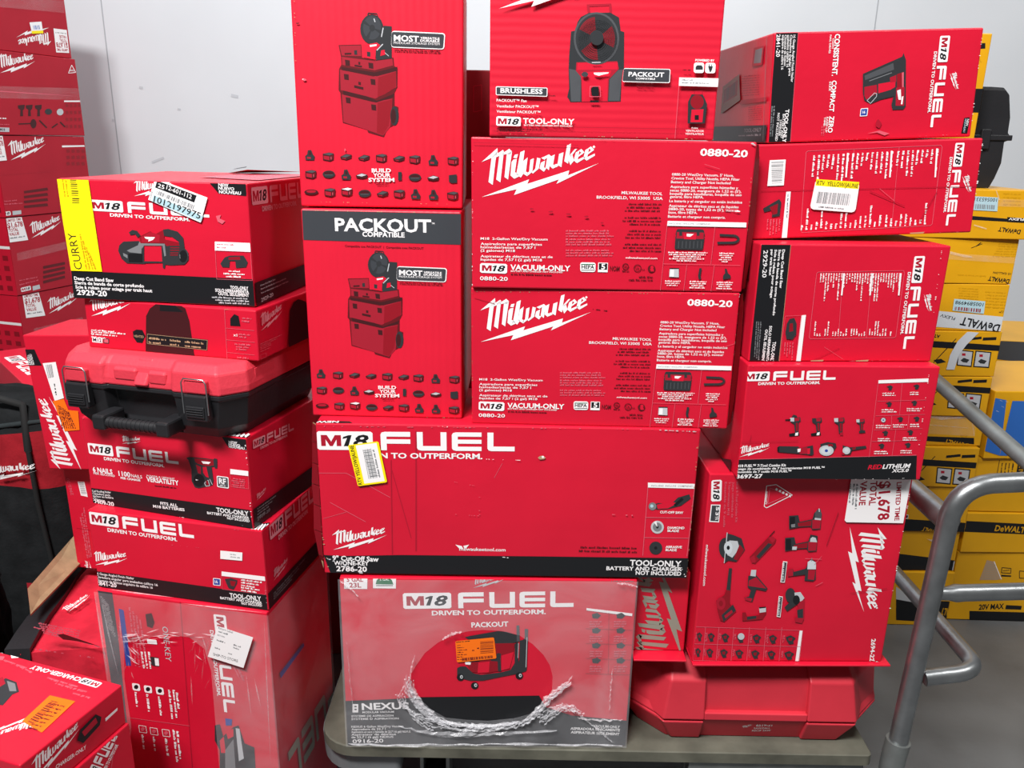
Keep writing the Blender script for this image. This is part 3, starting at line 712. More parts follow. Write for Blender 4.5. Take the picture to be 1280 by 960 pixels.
# the long saw carton
c = Carton('saw_carton', 'long battered red carton with yellow edged sticker, under the centre columns', 'box', -.005, 1.313, -.760, .4, .660, .2885, .22)
v = c.view('front', 380, 510, 2.4615); v.to('carton')
v.P('K', [(60, 452), (120, 455), (300, 452), (700, 456), (1190, 462), (1178, 530), (90, 530)])
v.I('p', 45, 200, 130, 200, 1.5); v.I('p', 130, 200, 265, 275, 1.5); v.I('p', 80, 290, 190, 350, 1.5); v.I('p', 60, 340, 130, 320, 1.2); v.I('d', 270, 190, 330, 400, 2); v.I('p', 610, 170, 585, 215, 1.2); v.I('d', 345, 70, 345, 440, 4); v.I('d', 268, 160, 272, 450, 3)
v.fuel(42, 128, 648, 133, 57)
v.logo(90, 436, 256, 390)
v.to('lettering'); v.T('milwaukeetool.com', 478, 438, 620, 441, 10, bold=1); v.P('W', [(466, 420), (485, 424), (490, 432), (478, 432)]); v.P('W', [(508, 420), (490, 424), (494, 432), (500, 430)])
v.T('9" Cut-Off Saw', 88, 468, 230, 472, 14, bold=2); v.T('W/ONE-KEY', 92, 482, 200, 484, 12, bold=2); v.T('2786-20', 100, 501, 194, 503, 15, bold=2)
v.T('TOOL-ONLY', 1002, 484, 1160, 488, 17, bold=2); v.T('BATTERY AND CHARGER', 930, 498, 1162, 501, 11, bold=2); v.T('NOT INCLUDED', 1020, 512, 1160, 515, 11, bold=2)
v.greek(850, 431, 1025, 434, 7, 'm'); v.greek(845, 442, 1025, 446, 7, 'm')
v.to('contents_panel'); v.P('W', [(1058, 229), (1202, 233), (1201, 248), (1058, 244)]); v.T('INCLUDES  INCLUYE  COMPREND', 1068, 241, 1195, 243, 5, 'g', 1)
for l in ((1058, 244, 1042, 454), (1050, 336, 1192, 338), (1046, 398, 1185, 400), (1201, 248, 1178, 456)): v.I('p', *l, 2)
v.P('i', [(1065, 298), (1090, 292), (1130, 295), (1150, 275), (1185, 265), (1190, 278), (1160, 300), (1120, 310), (1085, 312)]); v.P('R', [(1085, 297), (1125, 288), (1150, 292), (1120, 308), (1088, 310)]); v.E('g', 1072, 302, 12); v.I('K', 1140, 300, 1165, 278, 9); v.E('c', 1070, 301, 5)
v.E('L', 1087, 366, 20); v.E('g', 1087, 366, 14); v.E('K', 1087, 366, 4); v.P('W', [(1087, 366), (1076, 350), (1084, 347)]); v.E('i', 1082, 430, 20); v.E('K', 1082, 430, 5)
v.T('CUT-OFF SAW', 1095, 323, 1166, 325, 7, bold=2); v.T('DIAMOND', 1118, 371, 1170, 372, 7, bold=2); v.T('BLADE', 1118, 380, 1153, 381, 7, bold=2); v.T('ABRASIVE', 1112, 430, 1162, 431, 7, bold=2); v.T('BLADE', 1112, 439, 1146, 440, 7, bold=2)
v.to('carton'); v.wear([(30, 55), (1210, 66)], 46, 9, 'p', 21); v.wear([(20, 60), (40, 300), (78, 505)], 24, 10, 'T', 22); v.wear([(1214, 75), (1178, 515)], 18, 9, 'T', 23); v.wear([(70, 460), (200, 515)], 16, 11, 'L', 24); v.wear([(1000, 62), (1215, 72)], 18, 9, 'L', 25); v.tilde(732, 151, 26, 20, 'T'); v.tilde(735, 149, 12, 9, 'W'); v.wear([(460, 225), (540, 240), (540, 330), (460, 325)], 14, 6, 'p', 26); v.wear([(540, 155), (700, 160)], 12, 5, 'W', 27); v.wear([(940, 325), (1010, 328)], 5, 10, 'p', 28); v.wear([(600, 455), (640, 460)], 6, 8, 'W', 29); v.wear([(390, 50), (480, 60)], 9, 10, 'W', 20); v.wear([(1150, 470), (1172, 515)], 6, 8, 'W', 2)
v.ex = .0006; v.to('barcode_sticker'); v.R('Y', [(136, 112), (230, 100), (257, 226), (167, 238)], .05); v.P('W', [(160, 113), (224, 105), (249, 222), (187, 230)]); v.bars([(182, 126), (208, 122), (228, 212), (200, 216)][0:4], 16, 'g', 5)
for i in range(16): v.I('g', 182 + i * 1.5 + (i % 3) * .3, 130 + i * 5.2, 206 + i * 1.4, 127 + i * 5.2, (1.4, 2.4, 1, 3)[i % 4])
v.T('RTV YELLOW/JAUNE', 180, 232, 153, 112, 11, 'K', 1); v.greek(236, 210, 216, 122, 6, 'g')
v = c.view('top', 380, 510, 2.4615, 'lettering'); v.P('K', [(28, 39), (140, 41), (150, 47), (25, 46)]); v.T('NEW', 108, 40.5, 40, 40.5, 5, 'W', 2)
b = c.part('side_flap'); w, h = c.w / 2, c.h
zs = [0, .03, .08, .13, .17, .21, .25, .284]; ou = [.0, .010, .016, .014, .015, .012, .010, .008]
for z0, z1, a0, a1 in zip(zs, zs[1:], ou, ou[1:]):
    p = [Vector((-w - .0005, .003, z0 + .001)), Vector((-w - .001 - a0, .014, z0 + .001)), Vector((-w - .001 - a1, .014, z1)), Vector((-w - .0005, .003, z1))]
    b.poly(p[::-1], MATS['carton_red_shaded']); k = Vector((0, .004, 0)); b.add(p + [q + k for q in p], [[1, 2, 6, 5], [4, 5, 6, 7]], MATS['kraft'])
c.done({'barcode_sticker': 'white barcode sticker with yellow edge', 'side_flap': 'crushed end flap with bare cardboard edge'})

# the film wrapped carton under it
c = CB7 = Carton('vacuum_carton', 'red carton in torn clear stretch film with orange sticker, front of the cart', 'box', -.036, 1.309, -.1, 1.2, .541, .3655, .38)
c.M.translation.z = DZ + .001; c.root.matrix_world = c.M; c.I = c.M.inverted()
v = c.view('front', 400, 700, 3.048); v.to('carton')
v.P('K', [(92, 537), (300, 528), (385, 522), (835, 516), (860, 560), (960, 592), (1172, 612), (1164, 706), (104, 712)])
v.fuel(318, 186, 966, 178, 60); v.logo(583, 106, 712, 68, 'L')
v.to('lettering'); v.P('W', [(91, 60), (181, 62), (180, 110), (92, 109)]); v.T('5 GAL', 102, 82, 165, 82, 16, 'd', 2); v.T('23L', 112, 104, 158, 104, 17, 'd', 2); v.P('W', [(202, 60), (290, 62), (289, 108), (202, 107)]); v.P('e', [(212, 92), (216, 76), (230, 66), (246, 63), (262, 66), (274, 76), (280, 93)]); v.T('5 GAL', 228, 78, 264, 78, 8, 'W', 1); v.Q('g', 214, 95, 278, 99)
v.T('PACKOUT', 577, 256, 718, 252, 18, bold=2); v.T('NEW', 1140, 66, 1170, 67, 9, 'g', 2); v.T('NOUVEAU', 1110, 80, 1195, 82, 9, 'g', 2)
v.Q('W', 124, 548, 146, 580); v.Q('K', 131, 555, 140, 560); v.Q('K', 131, 566, 140, 571); v.T('NEXUS', 160, 570, 340, 566, 24, bold=2); v.T('MODULAR VACUUM', 162, 583, 282, 581, 7, bold=1); v.T('SYSTEME DE ASPIRACION', 120, 598, 280, 595, 7, bold=1); v.T('SYSTEME D ASPIRATION', 120, 609, 300, 606, 7, bold=1)
for i, t in enumerate(('NEXUS 6 Gallon Wet/Dry Vacuum', 'Aspiradora de 22,7 l', 'Aspiradora en seco y h\u00famedo de 22,7 l (6 gal) NEXUS', 'Aspirateur de d\u00e9tritus', 'de 22,7 l (6 gal) NEXUS')): v.T(t, 120, 638 + i * 10, (318, 250, 345, 290, 280)[i], 636 + i * 10, 7.5, bold=1)
v.T('0916-20', 125, 697, 242, 694, 14, bold=1); v.T('VACUUM-ONLY', 1040, 636, 1142, 640, 9, bold=2); v.T('ASPIRADORA \u00daNICAMENTE', 954, 645, 1142, 652, 9, bold=2); v.T('ASPIRATEUR SEULEMENT', 955, 659, 1140, 667, 9, bold=2)
v.to('contents_panel'); v.P('W', [(1015, 182), (1190, 203), (1189, 213), (1015, 191)])
for i, y in enumerate((212, 268, 325, 382)):
    for x in (1052, 1145): v.P('i', [(x - 16, y - 6), (x + 4, y - 12), (x + 18, y - 2), (x + 6, y + 10), (x - 14, y + 8)]); v.lines(x - 26, y + 24, x + 28, 3, 9, 6, 'p', seed=y + x)
    v.I('d', 1012, y + 48, 1190, y + 54, 1.5)
v.I('d', 1100, 200, 1098, 430, 1.5)
v = c.view('front', 560, 770, 9.6, 'product_picture'); P = v.P
P('i', [(200, 250), (260, 235), (600, 175), (700, 185), (850, 230), (840, 310), (580, 345), (300, 300)])
P('r', [(215, 560), (240, 330), (800, 320), (790, 420), (740, 630), (470, 680), (280, 670)]); P('R', [(365, 555), (500, 540), (490, 670), (355, 680)]); P('R', [(640, 470), (790, 425), (740, 620), (640, 650)]); P('i', [(500, 510), (600, 440), (635, 445), (630, 520), (640, 660), (600, 660), (595, 540), (520, 535)])
P('i', [(110, 620), (150, 600), (215, 600), (300, 680), (400, 700), (640, 670), (750, 640), (800, 560), (800, 330), (840, 310), (845, 560), (880, 400), (900, 280), (960, 240), (945, 640), (930, 660), (820, 690), (660, 720), (420, 770), (260, 770), (110, 730)])
P('G', [(820, 110), (855, 105), (860, 300), (825, 300)]); P('G', [(920, 150), (960, 150), (955, 280), (920, 280)]); P('i', [(860, 290), (900, 280), (900, 640), (850, 640)]); v.I('L', 948, 250, 935, 610, 8); v.I('L', 845, 320, 838, 500, 6)
for x, y in ((150, 730), (320, 830), (855, 712)): v.E('K', x, y, 45, 42); v.E('L', x + 12, y - 5, 18, 22); v.E('K', x + 14, y - 4, 8, 9)
P('W', [(205, 550), (275, 545), (270, 580), (210, 575)]); P('K', [(255, 530), (380, 500), (380, 540), (260, 550)])
v.ex = .001; v.to('price_sticker'); v.R('O', [(88, 292), (552, 246), (582, 500), (108, 548)], .06)
v.lines(100, 312, 270, 1, 12, 16, 'K', rag=.1, seed=1, sl=-.1)
for i in range(7): v.greek(110, 350 + i * 28, 160 + (i * 37) % 80, 345 + i * 28, 14, 'm', i)
for i in range(9): v.I('m', 388, 300 + i * 17, 545, 290 + i * 17, (5, 9, 4, 7)[i % 4])
v.bars([(160, 495), (535, 462), (542, 492), (165, 530)], 30, 'm', 8); v.greek(350, 385, 380, 380, 22, 'm'); v.greek(290, 410, 318, 408, 22, 'm')
# torn stretch film with its hole
v = c.view('front', 400, 700, 3.048); fm = c.part('stretch_film')
hole = [(345, 437), (366, 400), (400, 352), (450, 312), (505, 285), (560, 270), (620, 264), (690, 268), (760, 285), (810, 318), (852, 360), (876, 400), (886, 440), (884, 490), (862, 530), (830, 562), (795, 585), (740, 600), (640, 610), (560, 606), (480, 598), (425, 568), (385, 530), (358, 480)]
n = len(hole)
def edge_pt(p):
    cx, cy = 625, 440; d = Vector((p[0] - cx, p[1] - cy)); t = min(abs(((1205 if d.x > 0 else 60) - cx) / d.x) if abs(d.x) > 1e-3 else 1e9, abs(((716 if d.y > 0 else 40) - cy) / d.y) if abs(d.y) > 1e-3 else 1e9)
    return (cx + d.x * t, cy + d.y * t)
k = v.n * .004
hp = [v.L(*p) for p in hole]; w, h = c.w / 2 + .0012, c.h
def clampf(p): return Vector((max(-w, min(w, p.x)), 0, max(0.0, min(h - .001, p.z))))
op = [clampf(v.L(*edge_pt(p))) for p in hole]
corners = [Vector((-w, 0, .0)), Vector((w, 0, .0)), Vector((w, 0, h - .001)), Vector((-w, 0, h - .001))]
for q in corners:
    i = min(range(n), key=lambda j: (op[j] - q).length); op[i] = q
for i in range(n):
    j = (i + 1) % n; fm.poly([hp[i] + k * .5, op[i] + k, op[j] + k, hp[j] + k * .5], MATS['stretch_film'])
rr = random.Random(5)
def streak(a, b_, wd, mt='film_crease_and_glint', out=.0055):
    p, q = v.L(*a), v.L(*b_); d = (q - p); nrm = Vector((d.z, 0, -d.x)).normalized() * wd * .5
    mid = p.lerp(q, .45); o = v.n * out
    fm.add([p + o, mid + nrm + o * 1.4, q + o, mid - nrm + o * .9], [[0, 1, 2, 3]], MATS[mt])
def ribbon(pts, wd, mt='film_crease_and_glint', wob=4, out=.0055, n=26):
    """a crumpled strand of film or a drawn rim glint along a curve given by a few points"""
    q = []
    for i in range(n + 1):
        t = i / n * (len(pts) - 1); k_ = min(int(t), len(pts) - 2); f = t - k_
        g = [pts[max(0, min(len(pts) - 1, k_ + d))] for d in (-1, 0, 1, 2)]
        q.append(tuple(.5 * ((2 * g[1][a]) + (-g[0][a] + g[2][a]) * f + (2 * g[0][a] - 5 * g[1][a] + 4 * g[2][a] - g[3][a]) * f * f + (-g[0][a] + 3 * g[1][a] - 3 * g[2][a] + g[3][a]) * f ** 3) + rr.uniform(-wob, wob) for a in (0, 1)))
    ps = [v.L(*p) for p in q]; vs = []; fs = []
    for i, p in enumerate(ps):
        d = (ps[min(i + 1, n)] - ps[max(i - 1, 0)]); nr = Vector((d.z, 0, -d.x)).normalized() * wd * .5 * math.sin(math.pi * (i + .3) / (n + .6)) * rr.uniform(.5, 1.4)
        o = v.n * (out + rr.uniform(0, .004)); vs += [p + nr + o, p + v.n * (out + rr.uniform(.002, .007)), p - nr + o]
    for i in range(n):
        for k_ in (0, 1): fs.append([i * 3 + k_, i * 3 + 3 + k_, i * 3 + 4 + k_, i * 3 + 1 + k_])
    fm.add(vs, fs, MATS[mt])
for i in range(9):
    o1, o2 = rr.uniform(-14, 22), rr.uniform(-8, 30)
    ribbon([(338 + o1, 430 + o2), (345 + o1, 480 + o2), (380 + o1, 535 + o2), (430 + o1, 580 + o2), (490 + o1, 612 + o2 * .6)], rr.uniform(.003, .010))
for i in range(10):
    o1, o2 = rr.uniform(-20, 20), rr.uniform(-6, 40)
    ribbon([(440 + o1, 590 + o2), (540, 612 + o2 * .8), (650, 618 + o2 * .6), (760 + o1, 600 + o2 * .7)], rr.uniform(.003, .009))
for i in range(8):
    o1, o2 = rr.uniform(-14, 26), rr.uniform(-8, 22)
    ribbon([(760 + o1, 602 + o2), (820 + o1, 560 + o2), (870 + o1, 500 + o2), (940 + o1, 445 + o2)], rr.uniform(.002, .006))
for i in range(6):
    o1, o2 = rr.uniform(-20, 20), rr.uniform(-12, 20)
    ribbon([(840 + o1, 600 + o2), (890 + o1, 560 + o2), (940 + o1, 545 + o2), (985 + o1, 570 + o2)], rr.uniform(.002, .006))
for i in range(5): ribbon([(290 + i * 8, 500), (310 + i * 6, 540), (370, 575 + i * 8), (430, 600 + i * 8)], .004)
for p_, w_ in (([(345, 437), (350, 400), (362, 355)], .003), ([(300, 505), (325, 470), (350, 430)], .003), ([(960, 430), (925, 480), (880, 520)], .004), ([(975, 570), (1050, 630), (1120, 690)], .004), ([(105, 300), (118, 450), (135, 600)], .002), ([(1112, 400), (1106, 480), (1100, 560)], .003),
               ([(468, 292), (505, 274), (540, 264)], .006), ([(300, 620), (420, 650), (560, 655), (700, 650), (900, 640)], .012), ([(1130, 80), (1170, 84), (1205, 92)], .003), ([(80, 70), (110, 95), (150, 130)], .003), ([(110, 690), (400, 695), (800, 690), (1150, 695)], .005), ([(980, 590), (1060, 600), (1150, 598)], .003)): ribbon(p_, w_, wob=1.5)  # short wide arc at the hole's upper left rim is a drawn glint
c.done({'stretch_film': 'torn clear stretch film with a large hole', 'price_sticker': 'orange price sticker'})

# ---------------------------------------------------------------- right stack on the cart
def nailer(v):
    """printed nail gun, standing on its nose (zoom 1060,60,10.667)"""
    P = v.P
    P('i', [(195, 345), (720, 115), (738, 65), (755, 120), (770, 160), (765, 780), (735, 820), (590, 825), (575, 760), (600, 650), (430, 690), (300, 745), (215, 700), (195, 600)])
    P('R', [(400, 480), (630, 440), (625, 520), (560, 560), (400, 605)])
    P('d', [(215, 520), (380, 490), (385, 600), (240, 690), (215, 640)]); P('d', [(555, 395), (640, 360), (640, 450), (560, 460)])
    P('r', [(650, 350), (735, 320), (740, 560), (650, 530)]); P('p', [(715, 330), (740, 322), (738, 540), (718, 520)]); P('d', [(640, 530), (750, 520), (745, 770), (630, 770)])
    P('W', [(650, 570), (700, 550), (705, 690), (670, 690)]); P('W', [(715, 650), (735, 640), (722, 750), (700, 750)]); v.I('g', 280, 440, 580, 330, 9); P('G', [(215, 370), (600, 200), (610, 290), (225, 430)])
    v.O('L', [(250, 700), (350, 600), (380, 610), (375, 650), (295, 740)], 7); P('i', [(390, 610), (620, 540), (620, 640), (380, 690)])
def sq16(v, q):
    v.R('W', q, .1); m = [(sum(p[0] for p in q) / 4, sum(p[1] for p in q) / 4)][0]
    v.P('B', [(m[0] + (x - m[0]) * .82, m[1] + (y - m[1]) * .82) for x, y in q]); w = abs(q[1][0] - q[0][0])
    v.T('16', m[0] - w * .22, m[1] + w * .16, m[0] + w * .15, m[1] + w * .16, w * .36, 'W', 2)

c = Carton('nailer_carton', 'red carton on its side with vertical print, topmost of the right stack', 'box', .570, 1.372, .0085, 4.0, .336, .164, .33, tilt=2.7)
v = c.view('front', 880, 20, 3.2, 'carton'); v.P('K', [(290, 50), (377, 46), (344, 520), (252, 520)]); v.I('p', 378, 46, 345, 505, 1.5)
v.P('K', [(1040, 408), (1062, 405), (1060, 425), (1052, 470), (1028, 470)])
v.to('lettering'); v.T('NEW', 1052, 412, 1046, 440, 8, 'W', 1); v.T('NOUVEAU', 1043, 412, 1036, 465, 7, 'c', 1)
v.T('2841-20', 290, 74, 288, 164, 15, bold=1)
for t, x, y1, dx in (('16 Gauge Angled Finish Nailer', 357, 265, -10), ('Clavadora angular para', 344, 240, -6), ('acabados calibre 16', 333, 205, -4), ('Cloueuse de finition', 322, 200, -3), ('angulaire de calibre 16', 312, 215, -4)): v.T(t, x, 76, x + dx, y1, 9, bold=1)
v.T('TOOL-ONLY', 326, 373, 313, 506, 14, bold=2); v.T('BATTERY AND', 315, 392, 306, 488, 8, bold=1); v.T('CHARGER', 304, 415, 297, 480, 8, bold=1); v.T('NOT INCLUDED', 294, 388, 284, 500, 9, bold=1); v.vlines(278, 360, 500, 2, -8, 6, 'g')
v.T('CONSISTENT.', 524, 72, 511, 240, 20, bold=2); v.T('CLEAN', 514, 90, 511, 130, 7, bold=1); v.T('NAIL DRIVES', 503, 76, 498, 150, 7, bold=1)
v.T('COMPACT', 512, 258, 500, 383, 18, bold=2); v.T('SIZE', 501, 262, 499, 300, 8, bold=1); v.T('ZERO', 502, 400, 494, 467, 18, bold=2); v.T('RAMP-UP', 490, 404, 484, 466, 7, bold=1); v.T('TIME', 480, 404, 477, 440, 7, bold=1); v.vlines(478, 440, 485, 2, -8, 5, 'p')
v.fuel(944, 80, 904, 445, 40); v.logo(982, 228, 1008, 296)
sq16(v, [(626, 370), (656, 368), (652, 400), (622, 402)])
v = c.view('front', 1060, 60, 10.667, 'product_picture'); nailer(v)
v = c.view('left', 880, 20, 5.65, 'barcode_sticker'); v.P('d', [(360, 225), (432, 208), (418, 345), (345, 355)]); v.P('g', [(370, 240), (420, 225), (408, 330), (358, 335)])  # side labels drawn in dull greys and dark red
v.P('D', [(140, 500), (255, 410), (262, 590), (125, 690)]); v.P('r', [(150, 520), (245, 450), (240, 560), (140, 620)]); v.bars([(150, 525), (240, 460), (236, 550), (145, 610)], 12, 'K', 2); v.P('D', [(135, 650), (262, 565), (262, 595), (130, 690)])
v.to('lettering')
for i in range(9): v.greek(270, 430 + i * 17, 400, 420 + i * 17, 8, 'd', i)
v.P('d', [(265, 595), (450, 572), (446, 602), (262, 625)])
for i in range(7): v.greek(320, 650 + i * 15, 420, 640 + i * 15, 8, 'd', i)
v.to('carton'); v.P('K', [(0, 785), (452, 770), (440, 900), (0, 880)]); v.I('g', 452, 110, 425, 880, 2); v.to('lettering'); v.T('TOOL-ONLY', 290, 822, 412, 815, 25, 'g', 1); v.greek(250, 850, 412, 845, 14, 'g')
v = c.view('front', 880, 20, 3.2, 'carton'); v.wear([(290, 50), (1115, 36)], 22, 8, 'p', 3); v.wear([(350, 505), (1080, 470)], 22, 8, 'p', 4); v.tilde(695, 430, 30, 60, 'd'); v.P('p', [(650, 470), (700, 458), (740, 470), (720, 478), (690, 466)]); v.wear([(1115, 36), (1065, 460)], 10, 8, 'W', 5)
c.done({'barcode_sticker': 'dull grey and red labels on the left side'})

c = Carton('nailer_carton', 'red carton with yellow topped sticker over a printed table, second in the right stack', 'box', .572, 1.361, -.1435, 2.0, .372, .150, .33, tilt=2.6)
v = c.view('front', 880, 20, 3.2)
v.fuel(1006, 508, 966, 838, 36); v.logo(1032, 640, 1060, 706)
v.to('contents_panel'); q = [(415, 540), (948, 517), (952, 525), (912, 832), (905, 838), (392, 866), (386, 858), (408, 546)]; v.O('p', q, 2)
v.I('p', 780, 525, 750, 845, 1.5); v.I('p', 600, 535, 572, 700, 1.5)
for i in range(26):
    x = 930 - i * 19.5 - (6 if i > 8 else 0); rr = random.Random(i); L_ = rr.choice((40, 60, 70, 90, 110, 120)); v.greek(x, 532 + i * 1.0, x - 8, 532 + L_ + i, 9, 'W', i)
    if i % 9 == 0: v.P('W', [(x - 2, 530 + i), (x + 5, 530 + i), (x - 3, 645), (x - 9, 645)])
    L2 = rr.choice((25, 35, 50, 90)); v.greek(x - 50 + L2 * .06, 838 - L2 + i * .9, x - 52, 838 + i * .9, 9, 'W', i + 50)
v.P('W', [(328, 703), (346, 702), (330, 893), (309, 895)]); v.vlines(333, 712, 850, 1, 0, 7, 'g')
v.P('i', [(235, 770), (300, 732), (308, 745), (302, 800), (270, 805), (275, 775), (240, 785)]); v.P('r', [(262, 765), (295, 750), (292, 790), (275, 795)]); v.vlines(300, 812, 880, 5, -12, 6, 'p')
v.to('lettering'); v.P('W', [(262, 577), (326, 574), (318, 677), (252, 680)]); v.bars([(270, 670), (268, 582), (318, 580), (310, 668)], 22, 'g', 4)
v.to('carton'); v.I('d', 225, 700, 1090, 680, 2); v.wear([(235, 515), (1115, 475)], 26, 9, 'p', 6); v.wear([(190, 895), (1060, 862)], 26, 9, 'p', 7); v.wear([(1115, 480), (1065, 860)], 12, 9, 'W', 8)
for x in (500, 850): v.P('T', [(x - 30, 884 - (x - 500) * .05), (x + 30, 880 - (x - 500) * .05), (x + 22, 889 - (x - 500) * .05), (x - 25, 890 - (x - 500) * .05)])
v.I('d', 660, 700, 800, 760, 3); v.I('p', 700, 690, 760, 740, 1.5); v.I('d', 860, 820, 930, 700, 2)
v.ex = .0006; v.to('barcode_sticker'); v.R('W', [(445, 652), (620, 664), (602, 786), (420, 772)], .12); v.P('Y', [(447, 652), (618, 664), (614, 692), (443, 678)]); v.T('RTV  YELLOW/JAUNE', 448, 675, 612, 688, 17, 'K', 1)
v.bars([(455, 702), (586, 712), (578, 758), (446, 748)], 30, 'g', 7); v.greek(455, 766, 560, 774, 7, 'g')
v = c.view('left', 880, 140, 5.05, 'carton'); v.P('K', [(335, 200), (372, 200), (335, 820), (275, 820)]); v.to('lettering'); v.T('TOOL-ONLY', 306, 702, 298, 812, 12, bold=2); v.vlines(290, 690, 810, 2, -9, 7, 'W')
c.done({'barcode_sticker': 'white barcode sticker with yellow top'})

c = Carton('saw_carton', 'red carton with outlined table, black left edge band and no sticker, right stack', 'box', .5485, 1.315, -.3468, 3.6, .314, .194, .30)
v = c.view('front', 880, 280, 4.267, 'carton'); v.P('K', [(296, 106), (462, 104), (460, 120), (395, 760), (240, 760)]); v.I('T', 463, 110, 398, 738, 2)
v.to('lettering'); v.T('2929-20', 318, 140, 310, 286, 22, bold=1); v.T('Deep Cut Band Saw', 418, 136, 402, 342, 13, bold=2); v.T('Sierra de banda de corte profundo', 398, 136, 366, 488, 12, bold=2); v.T('Scie \u00e0 ruban pour sciage', 377, 136, 352, 394, 12, bold=2); v.T('par trait haut', 357, 136, 346, 274, 12, bold=2)
v.T('TOOL-ONLY', 366, 628, 352, 740, 17, bold=2); v.T('SOLO HERRAMIENTA', 349, 543, 330, 740, 13, bold=2); v.T('OUTIL SEULEMENT', 327, 562, 306, 740, 13, bold=2); v.vlines(300, 520, 735, 3, -11, 7, 'g')
v.fuel(1122, 172, 1060, 666, 56); v.logo(1172, 374, 1200, 468)
v.to('contents_panel'); v.O('p', [(608, 256), (1064, 248), (1068, 262), (1022, 600), (1012, 606), (566, 612), (560, 604), (600, 264)], 2.5)
v.I('p', 740, 258, 716, 606, 2); v.I('p', 895, 255, 865, 606, 2)
for i in range(31):
    x = 1040 - i * 14; rr = random.Random(i * 3); L_ = rr.choice((40, 50, 60, 80, 100, 150)); v.greek(x, 262, x - L_ * .08, 262 + L_, 8, 'W', i)
    if rr.random() < .75: L2 = rr.choice((15, 25, 40, 80)); v.greek(x - 36 + L2 * .08, 598 - L2, x - 36, 598, 8, 'W', i + 40)
for x in (1046, 893, 742): v.P('W', [(x - 2, 262), (x + 6, 262), (x - 6, 380), (x - 14, 380)])
v.P('W', [(518, 486), (542, 484), (512, 742), (487, 742)]); v.O('p', [(432, 490), (520, 486), (488, 742), (400, 742)], 1.5)
v.P('i', [(455, 505), (480, 500), (492, 530), (490, 590), (470, 615), (438, 612), (432, 580), (440, 530)]); v.P('r', [(455, 530), (472, 528), (474, 570), (452, 575)]); v.vlines(470, 630, 730, 4, -14, 7, 'p')
v.to('carton'); v.I('d', 590, 720, 720, 660, 2); v.I('p', 640, 655, 740, 720, 1.5); v.wear([(300, 110), (1270, 86)], 24, 9, 'p', 6); v.wear([(255, 742), (1190, 720)], 26, 9, 'p', 7); v.wear([(1270, 90), (1190, 715)], 12, 9, 'W', 8); v.wear([(1160, 85), (1260, 82)], 10, 14, 'W', 5)
for x in (600, 840): v.P('T', [(x - 35, 726), (x + 35, 722), (x + 28, 734), (x - 30, 735)])
v = c.view('left', 880, 280, 4.267, 'lettering'); v.P('m', [(232, 220), (250, 216), (244, 300), (226, 300)])
c.done()

c = Carton('tool_kit_carton', 'red carton printed with seven power tools above a black base band, right stack', 'box', .547, 1.292, -.5505, 1.6, .321, .203, .33)
v = c.view('front', 880, 440, 4.267, 'carton'); v.P('K', [(140, 575), (1135, 552), (1130, 690), (136, 700)]); v.I('p', 148, 574, 1132, 551, 2)
v.fuel(209, 156, 700, 147, 50); v.logo(188, 560, 352, 508)
v.to('lettering'); v.T('M18 FUEL\u2122 7-Tool Combo Kit', 174, 614, 436, 609, 13, bold=2); v.T('Juego de combinado de 7 herramientas M18 FUEL\u2122', 173, 629, 642, 621, 11, bold=2); v.T('Ensemble de 7 outils M18 FUEL\u2122', 173, 645, 465, 640, 11, bold=2); v.T('3697-27', 172, 674, 311, 671, 20, bold=2)
v.T('RED', 872, 625, 948, 622, 22, 'R', 2, .2); v.T('LITHIUM', 950, 622, 1100, 617, 22, 'W', 2, .2); v.T('XC5.0', 1000, 641, 1090, 638, 16, 'W', 2, .2)
v.to('contents_panel'); v.P('W', [(930, 150), (1197, 140), (1195, 159), (929, 167)])
for l in ((929, 160, 880, 560), (1056, 165, 1042, 335), (925, 262, 1185, 255), (915, 340, 1178, 332), (905, 415, 1165, 408), (895, 476, 1155, 470), (1000, 340, 998, 412), (1092, 336, 1085, 410), (1022, 415, 1002, 552), (884, 556, 1132, 548)): v.I('p', *l, 2)
for x, y in ((990, 190), (1132, 185), (985, 278), (1120, 272), (955, 362), (1045, 358), (1132, 356), (965, 432), (1098, 428), (945, 500), (1085, 496)):
    v.P('i', [(x - 18, y - 6), (x + 4, y - 14), (x + 16, y - 6), (x + 8, y + 14), (x - 8, y + 12), (x - 6, y)]); v.lines(x - 40 if x < 1130 else x - 35, y + 32, x + 42 if x < 1130 else x + 20, 2, 11, 7, 'W', seed=x)
v.E('L', 955, 362, 12); v.E('B', 955, 362, 4)
v = c.view('front', 965, 510, 9.846, 'product_picture'); P = v.P
def gun(x, y, s=1.0, nose='L', batt=True):
    P('i', [(x - 60 * s, y - 15 * s), (x + 60 * s, y - 30 * s), (x + 65 * s, y + 20 * s), (x + 40 * s, y + 40 * s), (x + 38 * s, y + 160 * s), (x - 5 * s, y + 165 * s), (x - 15 * s, y + 60 * s), (x - 60 * s, y + 30 * s)])
    P('d', [(x - 10 * s, y - 20 * s), (x + 55 * s, y - 20 * s), (x + 45 * s, y + 15 * s), (x - 5 * s, y + 20 * s)]); P(nose, [(x - 65 * s, y - 22 * s), (x - 15 * s, y - 25 * s), (x - 15 * s, y + 25 * s), (x - 62 * s, y + 22 * s)])
    P('r', [(x + 5 * s, y + 40 * s), (x + 30 * s, y + 40 * s), (x + 28 * s, y + 140 * s), (x + 8 * s, y + 140 * s)])
    if batt: P('K', [(x - 80 * s, y + 175 * s), (x + 45 * s, y + 155 * s), (x + 50 * s, y + 195 * s), (x - 75 * s, y + 205 * s)]); P('W', [(x + 0 * s, y + 165 * s), (x + 36 * s, y + 155 * s), (x + 30 * s, y + 195 * s), (x - 5 * s, y + 198 * s)])
